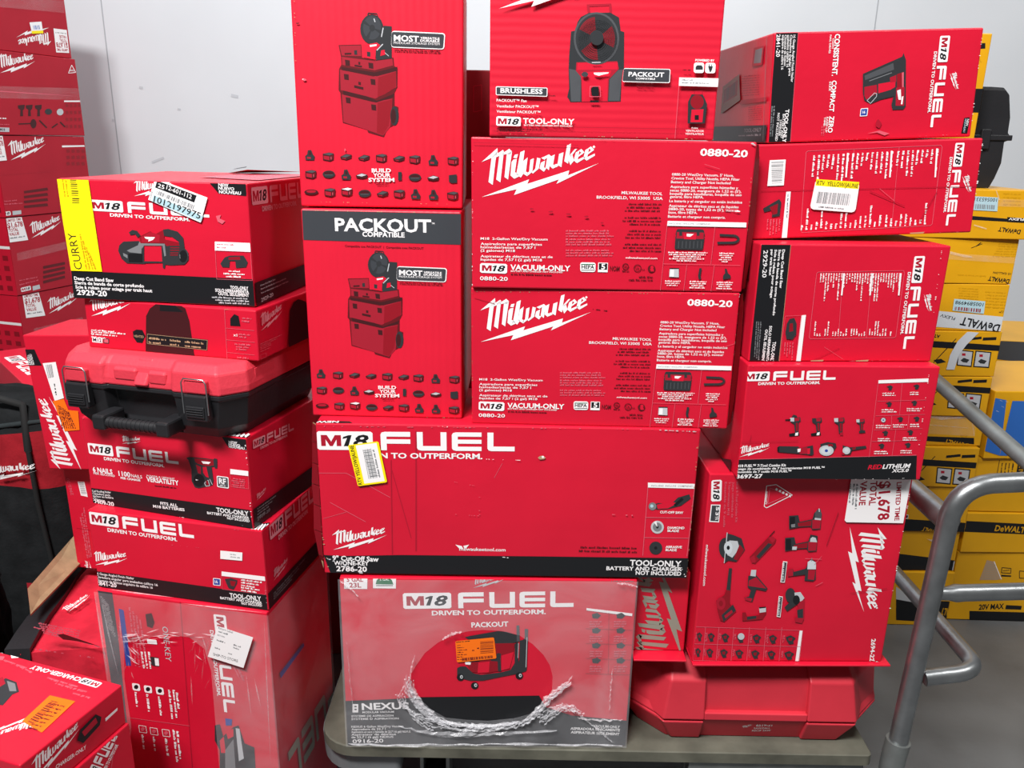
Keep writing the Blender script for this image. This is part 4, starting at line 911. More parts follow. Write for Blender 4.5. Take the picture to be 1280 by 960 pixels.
gun(285, 140); P('i', [(235, 110), (260, 78), (300, 90), (310, 115)]); v.I('K', 160, 145, 225, 142, 16)
gun(550, 145, .95, 'i'); gun(825, 145, 1.0, 'L', False); P('d', [(830, 300), (870, 295), (870, 335), (835, 335)]); gun(1085, 155, .8, 'L', False); P('i', [(1065, 280), (1140, 270), (1145, 300), (1068, 305)])
P('i', [(80, 465), (320, 470), (345, 490), (500, 455), (510, 560), (490, 580), (420, 570), (330, 560), (80, 540)]); P('d', [(310, 490), (430, 480), (430, 560), (340, 560)]); P('R', [(430, 495), (465, 490), (462, 560), (432, 565)]); P('K', [(62, 480), (85, 468), (85, 540), (62, 530)]); P('W', [(310, 500), (350, 495), (345, 535), (312, 540)])
P('i', [(590, 440), (680, 415), (780, 430), (790, 470), (760, 520), (600, 540)]); v.E('L', 665, 520, 90, 65); v.E('S', 660, 520, 62, 45); v.E('B', 665, 522, 20, 18); P('r', [(680, 440), (740, 440), (750, 465), (690, 470)])
P('i', [(865, 455), (960, 480), (1150, 460), (1160, 490), (980, 520), (960, 570), (870, 570)]); v.E('L', 912, 520, 48, 45); v.E('S', 912, 515, 25, 22); P('r', [(985, 485), (1030, 478), (1020, 505), (985, 510)]); v.E('d', 870, 560, 20, 14)
v = c.view('front', 880, 440, 4.267, 'carton'); v.wear([(206, 75), (1203, 64)], 18, 8, 'p', 6); v.wear([(145, 690), (1115, 670)], 26, 9, 'W', 7); v.wear([(1203, 70), (1118, 670)], 14, 8, 'W', 8); v.I('d', 160, 480, 500, 470, 2); v.I('d', 250, 440, 230, 520, 2)
v = c.view('left', 880, 440, 4.267, 'carton'); v.P('K', [(60, 560), (150, 575), (142, 700), (50, 660)])
c.done()

c = Carton('combo_kit_carton', 'large red carton with many printed power tools and white price label, right stack', 'box', .527, 1.315, -.931, 1.5, .360, .3795, .50)
v = c.view('front', 780, 580, 3.368)
v.logo(950, 266, 1010, 622)
v.T('2694-22', 1042, 736, 1034, 830, 17, bold=2)
v.badge(368, 68, 366, 158, 44); v.to('lettering'); v.P('W', [(366, 170), (406, 171), (400, 245), (358, 243)]); v.P('C', [(370, 174), (402, 175), (397, 241), (363, 239)]); v.T('5', 388, 180, 387, 196, 12, 'W', 2); v.T('3', 386, 202, 385, 216, 12, 'W', 2); v.T('YR', 384, 219, 383, 236, 12, 'W', 1)
for i, (t, y1) in enumerate((('M18 9-Tool Combo Kit', 245), ('Juego combinado de', 225), ('9 herramientas M18', 215), ('Ensemble de 9 outils', 265))): v.T(t, 472 - i * 16, 75, 468 - i * 17, y1, 9, 'p', 1)
v.T('milwaukeetool.com', 345, 340, 332, 512, 11, bold=1)
v.O('W', [(590, 178), (600, 92), (640, 86), (708, 130), (600, 184)], 3); v.O('p', [(605, 168), (614, 100), (690, 130)], 3); v.T('WARRANTY', 595, 115, 592, 170, 9, 'W', 1)
for i in range(5): v.P('W', [(640 + i * 14, 100 + i * 7), (648 + i * 14, 104 + i * 7), (644 + i * 14, 112 + i * 7), (636 + i * 14, 108 + i * 7)])
v.to('contents_panel'); v.P('W', [(739, 699), (753, 700), (736, 832), (720, 832)])
cols = [300, 343, 399, 462, 528, 597, 664, 745]
v.O('p', [(300, 684), (752, 700), (734, 834), (288, 826)], 2); v.I('p', 294, 756, 742, 768, 2)
for i in range(1, 7): v.I('p', cols[i], 686, cols[i] - 12, 830, 2)
for i in range(7):
    for j in (0, 1):
        x = (cols[i] + cols[i + 1]) / 2 - 4 - j * 6; y = 725 + i * 2 + j * 66; w = (cols[i + 1] - cols[i]) * .26
        v.P('i', [(x - w, y - 10), (x, y - 18), (x + w, y - 6), (x + w * .5, y + 6), (x + w * .6, y + 18), (x - w * .3, y + 20), (x - w * .8, y + 4)]); v.P('r', [(x - w * .5, y - 6), (x + w * .4, y - 8), (x + w * .2, y + 6), (x - w * .4, y + 5)])
        v.vlines(x - w * 1.3, y - 18, y + 24, 2, -5, 4, 'p')
v.E('L', 492, 724, 14)
def toolpics(v1, v2):
    P = v1.P    # zoom 895,630,6
    v1.E('i', 65, 325, 45, 75); P('i', [(75, 215), (130, 230), (190, 255), (215, 340), (150, 430), (90, 420), (60, 440), (70, 330)]); P('L', [(100, 270), (160, 275), (175, 330), (120, 400), (85, 380), (60, 330)]); v1.E('S', 90, 325, 32, 48); v1.E('K', 90, 325, 12, 16); v1.I('L', 82, 210, 60, 440, 6); P('r', [(175, 300), (210, 340), (160, 420), (130, 410)])
    P('r', [(250, 395), (400, 235), (450, 260), (440, 290), (290, 445), (262, 430)]); P('i', [(300, 390), (390, 290), (420, 300), (320, 410)]); P('d', [(390, 250), (425, 240), (445, 262), (420, 290)]); v1.I('K', 400, 240, 438, 198, 6); P('d', [(252, 400), (285, 380), (298, 430), (268, 440)])
    P('i', [(95, 478), (118, 478), (105, 650), (75, 650)]); P('r', [(0, 720), (60, 680), (75, 640), (105, 645), (100, 740), (150, 800), (60, 880), (30, 870), (10, 800)]); v1.E('d', 35, 742, 34, 48); v1.E('r', 35, 742, 16, 22); P('i', [(40, 830), (125, 750), (148, 795), (55, 880)]); P('d', [(60, 835), (115, 790), (125, 808), (70, 855)])
    P('i', [(240, 535), (300, 530), (385, 630), (370, 650), (300, 635), (270, 730), (205, 700), (245, 690), (260, 640), (235, 620)]); P('d', [(245, 570), (300, 545), (375, 630), (300, 620), (240, 610)]); P('L', [(262, 490), (300, 490), (295, 540), (255, 535)]); P('d', [(210, 695), (270, 705), (260, 730), (215, 715)])
    P('r', [(195, 810), (220, 808), (230, 840), (320, 830), (330, 775), (375, 770), (372, 820), (345, 860), (240, 870), (195, 872)]); P('L', [(320, 775), (372, 770), (372, 805), (325, 812)]); P('i', [(230, 840), (300, 835), (300, 855), (232, 865)]); P('K', [(320, 770), (372, 765), (370, 775), (322, 780)])
    P = v2.P    # zoom 970,630,6
    for dx, dy, hd in ((0, 0, 0), (-30, 165, 1)):
        P('i', [(95 + dx, 85 + dy), (165 + dx, 80 + dy), (175 + dx, 130 + dy), (270 + dx, 110 + dy), (285 + dx, 60 + dy), (340 + dx, 70 + dy), (330 + dx, 185 + dy), (270 + dx, 190 + dy), (255 + dx, 165 + dy), (175 + dx, 170 + dy), (95 + dx, 185 + dy)])
        P('r', [(160 + dx, 140 + dy), (265 + dx, 120 + dy), (260 + dx, 160 + dy), (165 + dx, 165 + dy)]); P('d', [(270 + dx, 115 + dy), (335 + dx, 115 + dy), (325 + dx, 180 + dy), (268 + dx, 182 + dy)]); P('K', [(100 + dx, 95 + dy), (140 + dx, 92 + dy), (140 + dx, 175 + dy), (100 + dx, 178 + dy)])
        if hd: P('L', [(285 + dx, 90 + dy), (300 + dx, 78 + dy), (325 + dx, 85 + dy), (335 + dx, 118 + dy), (282 + dx, 115 + dy)]); P('L', [(120, 315), (155, 315), (150, 340), (118, 340)])
        else: P('G', [(290, 60), (310, 35), (330, 35), (340, 70), (335, 110), (290, 105)]); v2.I('L', 320, 30, 322, 55, 8); P('L', [(288, 100), (335, 105), (333, 118), (286, 114)]); P('g', [(110, 150), (140, 145), (140, 170), (112, 172)])
    P('i', [(90, 485), (125, 480), (130, 505), (220, 480), (240, 430), (260, 405), (295, 430), (295, 560), (275, 575), (210, 570), (215, 525), (130, 535), (85, 540)]); P('S', [(235, 430), (262, 415), (297, 435), (296, 485), (232, 485)]); P('d', [(240, 490), (293, 490), (282, 565), (235, 560)]); P('d', [(90, 485), (125, 480), (125, 535), (88, 540)]); v2.I('g', 265, 400, 265, 425, 8)
    P('W', [(50, 425), (82, 428), (62, 585), (30, 582)]); P('C', [(54, 432), (78, 434), (59, 579), (35, 577)]); v2.T('BRUSHLESS', 46, 440, 38, 570, 14, 'W', 1)
    P('W', [(18, 685), (48, 690), (30, 845), (2, 840)]); P('C', [(21, 691), (44, 695), (27, 839), (6, 835)]); v2.T('BRUSHLESS', 16, 700, 9, 830, 13, 'W', 1)
    v2.E('i', 105, 680, 38, 55); P('i', [(60, 770), (130, 700), (165, 720), (150, 750), (80, 800)]); P('L', [(135, 660), (180, 655), (210, 700), (185, 730), (140, 700)]); P('d', [(155, 740), (210, 710), (205, 860), (190, 890), (140, 880), (135, 850), (175, 840)]); P('i', [(155, 790), (200, 780), (200, 850), (160, 850)]); v2.E('K', 150, 715, 26, 36)
toolpics(c.view('front', 895, 630, 6, 'product_picture'), c.view('front', 970, 630, 6, 'product_picture'))
v = c.view('front', 780, 580, 3.368); v.ex = .0006; v.to('price_label')
v.P('W', [(955, 50), (1208, 50), (1172, 246), (934, 242), (926, 234)])
v.T('LIMITED TIME', 1146, 74, 1136, 236, 19, 'd', 2); v.T('$1,678', 1072, 72, 1066, 235, 46, 'd', 2); v.T('TOTAL', 1036, 70, 1028, 172, 27, 'd', 2); v.T('VALUE', 994, 70, 986, 172, 26, 'd', 2)
for i, x in enumerate((975, 962, 948)): v.vlines(x, 80, 235 - i * 20, 1, 0, 9, 'g', seed=i)
v = c.view('front', 780, 580, 3.368, 'carton'); v.wear([(1210, 60), (1078, 835)], 14, 9, 'W', 8); v.wear([(1040, 820), (1078, 836)], 8, 12, 'W', 3); v.I('d', 850, 340, 900, 200, 3); v.I('p', 760, 395, 830, 398, 2); v.I('p', 800, 420, 830, 385, 1.5); v.I('p', 805, 510, 835, 495, 2); v.I('d', 1105, 520, 950, 540, 2); v.I('p', 345, 60, 290, 820, 1.5)
fl = c.part('bottom_flap'); fl.box(-.181, .192, -.010, .10, -.004, -.0005, MATS['carton_red'], .0005, 1)
c.done({'price_label': 'white price label with red figures', 'bottom_flap': 'red flap sticking out under the carton'})

c = Carton('combo_kit_carton', 'shaded red carton with huge vertical script logo, wedged left of the printed power tools carton', 'box', .289, 1.342, -.931, 0, .100, .168, .30)
v = c.view('front', 780, 580, 3.557); v.logo(262, 872, 126, 400, 'D'); v.to('carton'); v.P('y', [(215, 838), (298, 856), (298, 862), (215, 846)]); c.part('bottom_flap').box(-.051, .048, -.030, .10, -.0036, -.0005, MATS['carton_red'], .0005, 1); c.done({'bottom_flap': 'red flap sticking out under the carton'})

# hard red case on the deck
pm('case_red', '#c82f3e', .5, spec=.35, var=.12, vscale=7, bump=.0012, bscale=25); pm('case_red_dusty', '#cc4350', .6, spec=.3, var=.2, vscale=9, bump=.001, bscale=40)
X0, X1, Yf = .234, .748, 1.322
cz = DZ
cs_ = empty('hard_case', Matrix.Translation(((X0 + X1) / 2, Yf, cz)), 'long red plastic tool case lying on the cart deck under the right stack', 'case')
hw = (X1 - X0) / 2
def chring(x0, x1, y0, y1, c_, z): return [Vector(p) for p in ((x0 + c_, y0, z), (x1 - c_, y0, z), (x1, y0 + c_, z), (x1, y1 - c_, z), (x1 - c_, y1, z), (x0 + c_, y1, z), (x0, y1 - c_, z), (x0, y0 + c_, z))]
CH = .189
b = MB(); b.rings([chring(-hw + .035, hw - .04, .028, .33, .05, 0), chring(-hw, hw, .006, .36, .07, .052), chring(-hw, hw, .004, .36, .07, .058)], MATS['case_red']); b.build('lower_shell', cs_, bev=.004)
b = MB(); b.rings([chring(-hw, hw, .004, .36, .07, .060), chring(-hw + .002, hw - .002, .010, .36, .072, .075), chring(-hw + .006, hw - .006, .016, .355, .075, .142), chring(-hw + .03, hw - .03, .07, .33, .06, CH - .0006)], MATS['case_red']); b.build('lid', cs_, bev=.004)
for a, e in ((-hw - .002, -hw + .150), (hw - .165, hw + .002)):
    b = MB(); s_ = a < 0
    def er(y0, z, ch, ins):
        if s_: return [Vector(p) for p in ((a + ch + ins, y0, z), (e, y0, z), (e, y0 + .03, z), (a + ins, y0 + ch + .04, z))]
        return [Vector(p) for p in ((a, y0, z), (e - ch - ins, y0, z), (e - ins, y0 + ch + .04, z), (a, y0 + .03, z))]
    b.rings([er(.020, .002, .06, .036), er(-.002, .056, .072, .0)], MATS['case_red']); b.rings([er(-.003, .061, .072, 0), er(.007, .142, .078, .006), er(.060, CH - .0004, .062, .03)], MATS['case_red']); b.build('end_cap', cs_, bev=.003)
b = MB(); b.box(-hw + .15, hw - .165, -.001, .02, .060, .076, MATS['case_red'], .002); b.build('front_rib', cs_)
kf = Carton.__new__(Carton); kf.M = cs_.matrix_world; kf.I = kf.M.inverted(); kf.parts = {}; kf.order = []; kf.k = {}; kf.root = cs_; kf.pl = {'front': (Vector((0, .012, .04)), Vector((0, -.927, -.375)))}
v = View(kf, 'front', 760, 800, 3.368, 'lettering'); v.ex = .0005
v.logo(568, 370, 612, 352, 'W', 'lettering'); v.T('6519-21', 622, 362, 690, 361, 9, bold=2); v.T('SAWZALL', 612, 373, 682, 372, 6, bold=1); v.T('RECIP SAW', 605, 383, 684, 382, 6, bold=1); kf.done()

# tall carton glimpsed between the two front columns
c = Carton('tall_carton', 'dark red carton in shadow glimpsed behind the gap between the two front columns', 'box', at(590, 130, 1.76).x + .02, 1.76, DZ - H + .001, 0, .10, at(594, 88, 1.76).z - DZ, .10, mat='carton_red_shaded')
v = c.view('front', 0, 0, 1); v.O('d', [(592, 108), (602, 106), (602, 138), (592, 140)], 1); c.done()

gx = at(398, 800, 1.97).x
c = Carton('gap_shade_carton', 'added dark carton that darkens the gap between the left stack and film wrapped carton', 'box', gx, 1.97, -H + .001, 2, .62, 1.02, .3, mat='carton_red_shaded'); c.done()  # added to hide the lit floor behind and keep the gap dark

# ---------------------------------------------------------------- left stack
def bandsaw(v):
    """printed band saw (zoom 140,280,11.636)"""
    P = v.P
    P('i', [(95, 390), (110, 310), (170, 255), (390, 245), (420, 270), (470, 300), (470, 540), (500, 560), (480, 580), (220, 570), (140, 500)])
    P('K', [(240, 430), (450, 430), (450, 560), (250, 555)]); P('g', [(220, 385), (380, 310), (400, 260), (440, 270), (430, 430), (260, 410)]); P('g', [(165, 420), (230, 450), (230, 500), (170, 460)])
    P('i', [(720, 290), (780, 300), (1000, 290), (1060, 350), (1115, 420), (1120, 520), (1060, 590), (860, 600), (780, 590), (770, 650), (745, 640), (730, 470)])
    P('r', [(400, 200), (430, 170), (560, 105), (630, 150), (740, 90), (790, 110), (760, 200), (980, 270), (980, 300), (800, 320), (760, 280), (420, 280)]); P('d', [(430, 190), (560, 115), (700, 160), (690, 260), (440, 265)])
    P('g', [(430, 280), (770, 285), (790, 460), (765, 470), (740, 315), (470, 312), (440, 360)]); P('i', [(745, 80), (820, 70), (960, 110), (1040, 200), (1060, 340), (1000, 350), (970, 250), (880, 190), (760, 170)]); P('R', [(770, 185), (880, 195), (960, 250), (970, 268), (780, 225)])
    P('i', [(250, 120), (300, 85), (370, 100), (420, 165), (380, 200), (340, 150), (270, 160)]); P('W', [(475, 185), (630, 190), (600, 230), (530, 255), (540, 225), (490, 210)]); P('i', [(470, 540), (740, 545), (740, 565), (480, 570)])
    for y in (310, 345, 380, 420, 450): v.I('r', 850, y, 985, y, 14)
    v.E('i', 1040, 470, 78, 115); v.E('K', 1040, 470, 60, 90); v.I('g', 990, 440, 995, 500, 8); v.I('G', 1090, 380, 1115, 470, 8)
c = CA1 = Carton('saw_carton', 'red carton with printed band saw and yellow sticker, top of the left stack', 'box', -.582, 1.329, -.271, -7.9, .324, .197, .33, tilt=0)
v = c.view('front', 0, 220, 3.2); v.to('carton'); v.P('K', [(285, 378), (1024, 414), (1034, 530), (296, 498)]); v.P('K', [(830, 18), (990, 22), (985, 80), (875, 70)])
v.fuel(362, 138, 838, 166, 44); v.logo(538, 80, 692, 42)
v.to('lettering')
v.T('NEW', 874, 40, 915, 43, 12, bold=2); v.T('NUEVO', 874, 54, 938, 58, 12, bold=2); v.T('NOUVEAU', 877, 69, 965, 75, 12, bold=2)
v.T('Deep Cut Band Saw', 298, 415, 456, 424, 13, bold=2); v.T('Sierra de banda de corte profundo', 300, 432, 577, 446, 12, bold=2); v.T('Scie \u00e0 ruban pour sciage par trait haut', 303, 449, 610, 465, 12, bold=2); v.T('2929-20', 309, 474, 430, 481, 20, bold=2)
v.T('TOOL-ONLY', 922, 451, 994, 455, 12, bold=2); v.T('SOLO HERRAMIENTA', 862, 462, 996, 469, 12, bold=2); v.T('OUTIL SEULEMENT', 874, 476, 997, 483, 12, bold=2)
for i in range(3): v.greek(848 + i * 14, 487 + i * 11, 998, 494 + i * 10, 7, 'L', i)
v.to('contents_panel'); v.P('W', [(860, 262), (1003, 268), (1003, 304), (860, 298)]); v.greek(868, 275, 940, 278, 6, 'p'); v.greek(868, 288, 910, 290, 6, 'p'); v.O('p', [(862, 298), (1003, 304), (1010, 418), (868, 412)], 1.5)
v.P('i', [(882, 350), (900, 325), (920, 318), (975, 318), (992, 345), (985, 365), (945, 368), (942, 340), (920, 340), (918, 366), (890, 364)]); v.P('r', [(915, 325), (960, 322), (962, 335), (915, 335)])
for i, (a, e) in enumerate(((915, 962), (895, 982), (905, 972))): v.greek(a, 382 + i * 11, e, 385 + i * 11, 7, 'W', i)
v = c.view('front', 140, 280, 11.636, 'product_picture'); bandsaw(v)
v = c.view('front', 0, 220, 3.2, 'carton'); v.P('p', [(865, 160), (885, 155), (880, 170), (902, 180), (890, 192), (872, 182)]); v.wear([(300, 60), (980, 25)], 3, 6, 'p', 2); v.wear([(1015, 410), (870, 405)], 8, 6, 'p', 3); v.wear([(355, 60), (410, 376)], 4, 6, 'p', 4)
v.ex = .0005; v.to('store_sticker'); v.P('Y', [(222, -14), (352, -11), (411, 382), (287, 378)]); v.T('CURRY', 333, 373, 304, 227, 30, 'K', 0)
for i, (y0, y1) in enumerate(((8, 26), (32, 58), (60, 90), (90, 108))):
    for j in range(3): v.I('K', 283 + i * 3, y0 + j * 8, 308 + i * 4, y0 + j * 8 + 1, 4 - j * .8)
v.vlines(262, 5, 110, 2, -12, 6, 'y', sl=.14)
for k_ in range(4): v.greek(352 + k_ * 12 , 372, 325 + k_ * 12, 230 + k_ * 25, 7, 'y', k_)
v.ex = .001; v.to('barcode_sticker'); v.P('W', [(625, 8), (833, 86), (806, 186), (596, 94)]); v.P('K', [(632, 18), (790, 78), (780, 106), (624, 46)]); v.T('25', 634, 44, 660, 53, 15, 'W', 1); v.T('12-601-112', 668, 52, 768, 92, 16, 'W', 1)
v.bars([(634, 58), (785, 118), (780, 136), (628, 72)], 30, 'g', 6); v.P('c', [(618, 76), (815, 160), (808, 182), (612, 100)]); v.T('1012197975', 617, 102, 803, 172, 24, 'K', 1); v.T('CODE', 606, 96, 616, 62, 7, 'g', 1)
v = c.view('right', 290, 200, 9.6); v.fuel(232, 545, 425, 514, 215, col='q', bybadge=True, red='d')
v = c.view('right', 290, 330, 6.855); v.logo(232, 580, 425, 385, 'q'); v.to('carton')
w, d = c.w / 2, c.d; k = Vector((.0018, 0, 0)); v.put([Vector((w, 0, 0)), Vector((w, d, 0)), Vector((w, d, .040)), Vector((w, 0, .040))], 'K')
v.to('lettering'); v.ex = .0006; v.T('Deep Cut Band Saw', 232, 190, 362, 135, 12, 'L', 1); v.T('Sierra de banda de corte profundo', 235, 222, 452, 128, 12, 'L', 1); v.T('Scie \u00e0 ruban pour sciage par trait haut', 238, 255, 472, 152, 12, 'L', 1); v.T('2929-20', 240, 325, 343, 272, 28, 'L', 1)
c.part('carton').poly([Vector((.02, .12, .1985)), Vector((.15, .07, .1985)), Vector((.155, .3, .1985)), Vector((.03, .31, .1985))], ink('p'))
fl = c.part('lid_flap'); fl.add([Vector((-.02, .30, .1975)), Vector((.05, .24, .2075)), Vector((.13, .31, .203)), Vector((.0, .33, .1985))], [[0, 1, 2, 3]], MATS['carton_red']); fl.add([Vector((.01, .26, .206)), Vector((.045, .245, .211)), Vector((.04, .26, .2125)), Vector((.015, .27, .2085))], [[0, 1, 2, 3]], ink('K'))
c.done({'store_sticker': 'yellow sticker with a name in black capitals', 'barcode_sticker': 'white barcode sticker stuck on at an angle'})

c = Carton('jacket_carton', 'flat red carton with dark printed jacket, squeezed under the band saw carton', 'box', -.573, 1.323, -.3576, -13.0, .324, .0855, .26, mat='carton_red')
v = c.view('front', 0, 220, 3.2); v.logo(366, 560, 524, 508)
v.to('product_picture'); v.P('N', [(583, 690), (585, 560), (600, 530), (640, 500), (660, 490), (690, 495), (742, 530), (758, 580), (778, 718), (583, 700)]); v.P('K', [(640, 505), (690, 510), (735, 545), (640, 540)])
v.to('lettering'); v.P('K', [(532, 622), (546, 614), (570, 616), (582, 640), (570, 668), (548, 665), (534, 645)]); v.T('HEATED', 538, 644, 576, 648, 9, 'T', 1); v.P('K', [(588, 630), (832, 655), (830, 698), (588, 672)]); v.O('T', [(590, 632), (830, 657), (828, 696), (590, 670)], 1.5)
for x, w in ((596, 72), (680, 52), (740, 82)): v.greek(x, 652 + (x - 596) * .1, x + w, 652 + (x + w - 596) * .1, 9, 'T', x); v.greek(x, 668 + (x - 596) * .1, x + w * .8, 668 + (x + w * .8 - 596) * .1, 9, 'T', x)
for i, (y, e) in enumerate(((618, 460), (626, 505), (634, 470), (645, 430))): v.greek(366, y, e, y + 8, 7, 'W', i)
v.P('W', [(370, 645), (411, 649), (411, 668), (370, 664)]); v.T('M12', 374, 661, 408, 664, 13, 'K', 2); v.R('C', [(415, 649), (437, 651), (437, 670), (415, 668)]); v.R('p', [(418, 652), (434, 654), (434, 667), (418, 665)])
v.to('contents_panel'); v.I('p', 898, 520, 910, 738, 1.5); v.I('p', 904, 608, 1018, 618, 1.5); v.I('p', 907, 655, 1020, 665, 1.5); v.I('p', 908, 705, 1020, 716, 1.5); v.Q('T', 900, 524, 1018, 534)
v.P('K', [(922, 570), (938, 552), (955, 560), (962, 600), (922, 598)]); v.T('x1', 935, 640, 950, 642, 11, 'W', 1)
for x, y, e in ((970, 570, 1010), (968, 582, 1000), (955, 635, 1005), (957, 645, 990), (940, 675, 1005), (945, 685, 1000), (945, 694, 990), (950, 728, 1000)): v.greek(x, y, e, y + 4, 7, 'p', y)
v = c.view('right', 290, 330, 6.855); v.logo(240, 575, 425, 395, 'q'); v.to('product_picture'); v.P('K', [(478, 720), (490, 400), (520, 330), (560, 300), (620, 320), (660, 360), (660, 640)]); v.to('lettering')
for i, (y, e) in enumerate(((690, 425), (705, 380), (720, 330), (735, 330), (755, 320))): v.greek(235, y, e, y - (e - 235) * .45, 8, 'p', i)
v.O('p', [(237, 780), (285, 760), (287, 795), (239, 815)], 2)
c.done()

# red and black plastic case
pm('case_lid_red', '#d03848', .5, spec=.3, var=.06, vscale=8, bump=.0015, bscale=160); pm('case_black', '#202023', .45, spec=.4, var=.15, bump=.001, bscale=120); pm('wire', '#8e9093', .3, metal=.8)
M = Matrix.Translation((-.612, 1.279, -.653 + .1682 + H)) @ Matrix.Rotation(math.radians(-14.5), 4, 'Z')
pc = empty('hard_case', M, 'black plastic tool case with red lid and two latches in the left stack', 'case')
W2 = .176
def cring(ins, y0, z, cc=.03, rec=0.0):
    x = W2 - ins
    return [Vector(p) for p in ((-x + cc, y0, z), (-.075, y0, z), (-.068, y0 + rec, z), (.055, y0 + rec, z), (.062, y0, z), (x - cc, y0, z), (x, y0 + cc * 1.3, z), (x, .30 - cc, z), (x - cc, .30, z), (-x + cc, .30, z), (-x, .30 - cc, z), (-x, y0 + cc * 1.3, z))]
b = MB(); b.rings([cring(.022, .022, 0, .03), cring(.012, .008, .02, .03, .02), cring(.002, .0, .070, .03, .02), cring(-.001, -.002, .072, .03, .006), cring(-.001, -.002, .0795, .03, .006)], MATS['case_black']); b.build('lower_shell', pc, bev=.002)
b = MB(); b.rings([cring(-.002, -.003, .080, .03, .006), cring(-.002, -.002, .092, .03, .006), cring(.002, .000, .115, .03, .010), cring(.010, .014, .1275, .03, .01)], MATS['case_lid_red'], False); b.build('lid', pc, bev=.003)
b = MB(); b.box(-.055, -.008, .002, .03, .088, .112, MATS['case_lid_red'], .005); b.box(.012, .048, .002, .03, .086, .110, MATS['case_lid_red'], .005)
b.rings([[Vector((x, y, z)) for x, y, z in ((-.014, .000, .084), (.014, .000, .084), (.018, .03, .127), (-.018, .03, .127))], [Vector((x, y, z)) for x, y, z in ((-.010, -.004, .086), (.010, -.004, .086), (.014, .02, .126), (-.014, .02, .126))]], MATS['case_lid_red']); b.build('lid_boss', pc, bev=.003)
for x in (-.118, .110):
    b = MB(); b.box(x - .021, x + .021, -.014, .004, .038, .082, MATS['case_black'], .003); b.box(x - .017, x + .017, -.0165, -.013, .044, .064, MATS['case_black'], .002)
    for z in (.050, .054, .058): b.box(x - .015, x + .015, -.018, -.016, z, z + .0015, MATS['case_black'], .0004, 1)
    l = b.build('latch', pc)
    b = MB(); b.box(x - .02, x + .02, -.011, .004, .0835, .106, MATS['case_lid_red'], .003); b.build('latch_cap', l)
    b = MB(); b.tube([(x - .0225, -.012, .05), (x - .0225, -.013, .102), (x - .018, -.013, .109), (x + .018, -.013, .109), (x + .0225, -.013, .102), (x + .0225, -.012, .05)], .0012, MATS['wire'], 8); b.build('latch_wire', l, 'bright wire bail')
b = MB(); b.tube([(-.062, -.02, .022), (.052, -.02, .022)], .0095, MATS['case_black'], 16)
for i in range(12): b.tube([(-.05 + i * .0085, -.02, .022), (-.047 + i * .0085, -.02, .022)], .0102, MATS['case_black'], 16)
for x in (-.066, .056): b.box(x - .012, x + .012, -.032, .02, .010, .036, MATS['case_black'], .004)
b.build('handle', pc)
b = MB(); b.box(W2 - .0005, W2 + .001, .06, .12, .096, .114, MATS['case_lid_red'], .0004, 1); b.build('side_plate', pc)

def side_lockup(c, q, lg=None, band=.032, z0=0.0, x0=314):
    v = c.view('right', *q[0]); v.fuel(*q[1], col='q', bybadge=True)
    if lg: v = c.view('right', *lg[0]); v.logo(*lg[1], 'q')
    w, d = c.w / 2, c.d; v.to('carton'); v.put([Vector((w, 0, 0)), Vector((w, d, 0)), Vector((w, d, band)), Vector((w, 0, band))], 'K')
    return v
c = Carton('nailer_carton', 'red carton with printed coil nailer, under the plastic case of the left stack', 'box', -.603, 1.315, -.6535, -15.9, .337, .168, .33)
v = c.view('front', 0, 500, 3.2); v.to('carton'); v.P('K', [(355, 350), (1000, 440), (1012, 520), (362, 422)]); v.P('K', [(888, 148), (996, 158), (986, 200), (915, 190)])
v.fuel(357, 214, 716, 257, 42); v.logo(489, 174, 564, 164)
v.to('lettering'); v.T('6 NAILS', 373, 286, 452, 297, 18, bold=2); v.T('PER SECOND', 376, 296, 461, 308, 8, bold=1); v.T('1100', 476, 302, 523, 308, 18, bold=2); v.T('NAILS', 526, 308, 570, 314, 12, bold=1); v.T('PER CHARGE', 484, 315, 563, 325, 8, bold=2); v.T('POWER & UPRIGHT', 588, 305, 700, 318, 6, bold=1); v.T('VERSATILITY', 588, 325, 717, 341, 18, bold=2); v.greek(620, 345, 710, 355, 6, 'm')
v.T('NEW', 916, 172, 950, 176, 9, bold=2); v.T('NUEVO', 916, 181, 962, 187, 9, bold=2); v.T('NOUVEAU', 917, 190, 980, 198, 9, bold=2)
for i, (t, e) in enumerate((('Coil Roofing Nailer', 445), ('Clavadora para', 442), ('techos en bobina', 455), ('Cloueuse', 420))): v.T(t, 370 + i * 1.5, 367 + i * 10, e, 373 + i * 11, 8, bold=1)
v.T('2909-20', 378, 414, 458, 425, 16, bold=2); v.T('FITS ALL', 643, 418, 712, 427, 11, bold=2); v.T('M18 BATTERIES', 614, 429, 740, 444, 10, bold=2); v.T('TOOL-ONLY', 868, 447, 996, 463, 17, bold=2); v.T('BATTERY AND CHARGER', 830, 455, 998, 476, 9, bold=2); v.T('NOT INCLUDED', 910, 476, 1000, 488, 9, bold=2)
v.to('contents_panel'); v.P('W', [(922, 275), (994, 284), (994, 304), (922, 296)]); v.O('p', [(922, 296), (994, 304), (996, 355), (924, 346)], 1.2)
for i in range(5): v.greek(934 - i % 2 * 6, 316 + i * 8, 984, 322 + i * 8, 6, 'p', i)
v.to('lettering'); v.R('W', [(868, 302), (915, 308), (917, 354), (870, 347)], .1); v.R('G', [(871, 306), (912, 311), (914, 350), (873, 344)], .1); v.T('RF', 878, 333, 906, 337, 21, 'W', 2); v.greek(880, 341, 905, 345, 4, 'W')
v = c.view('front', 225, 560, 17.067, 'product_picture'); P = v.P
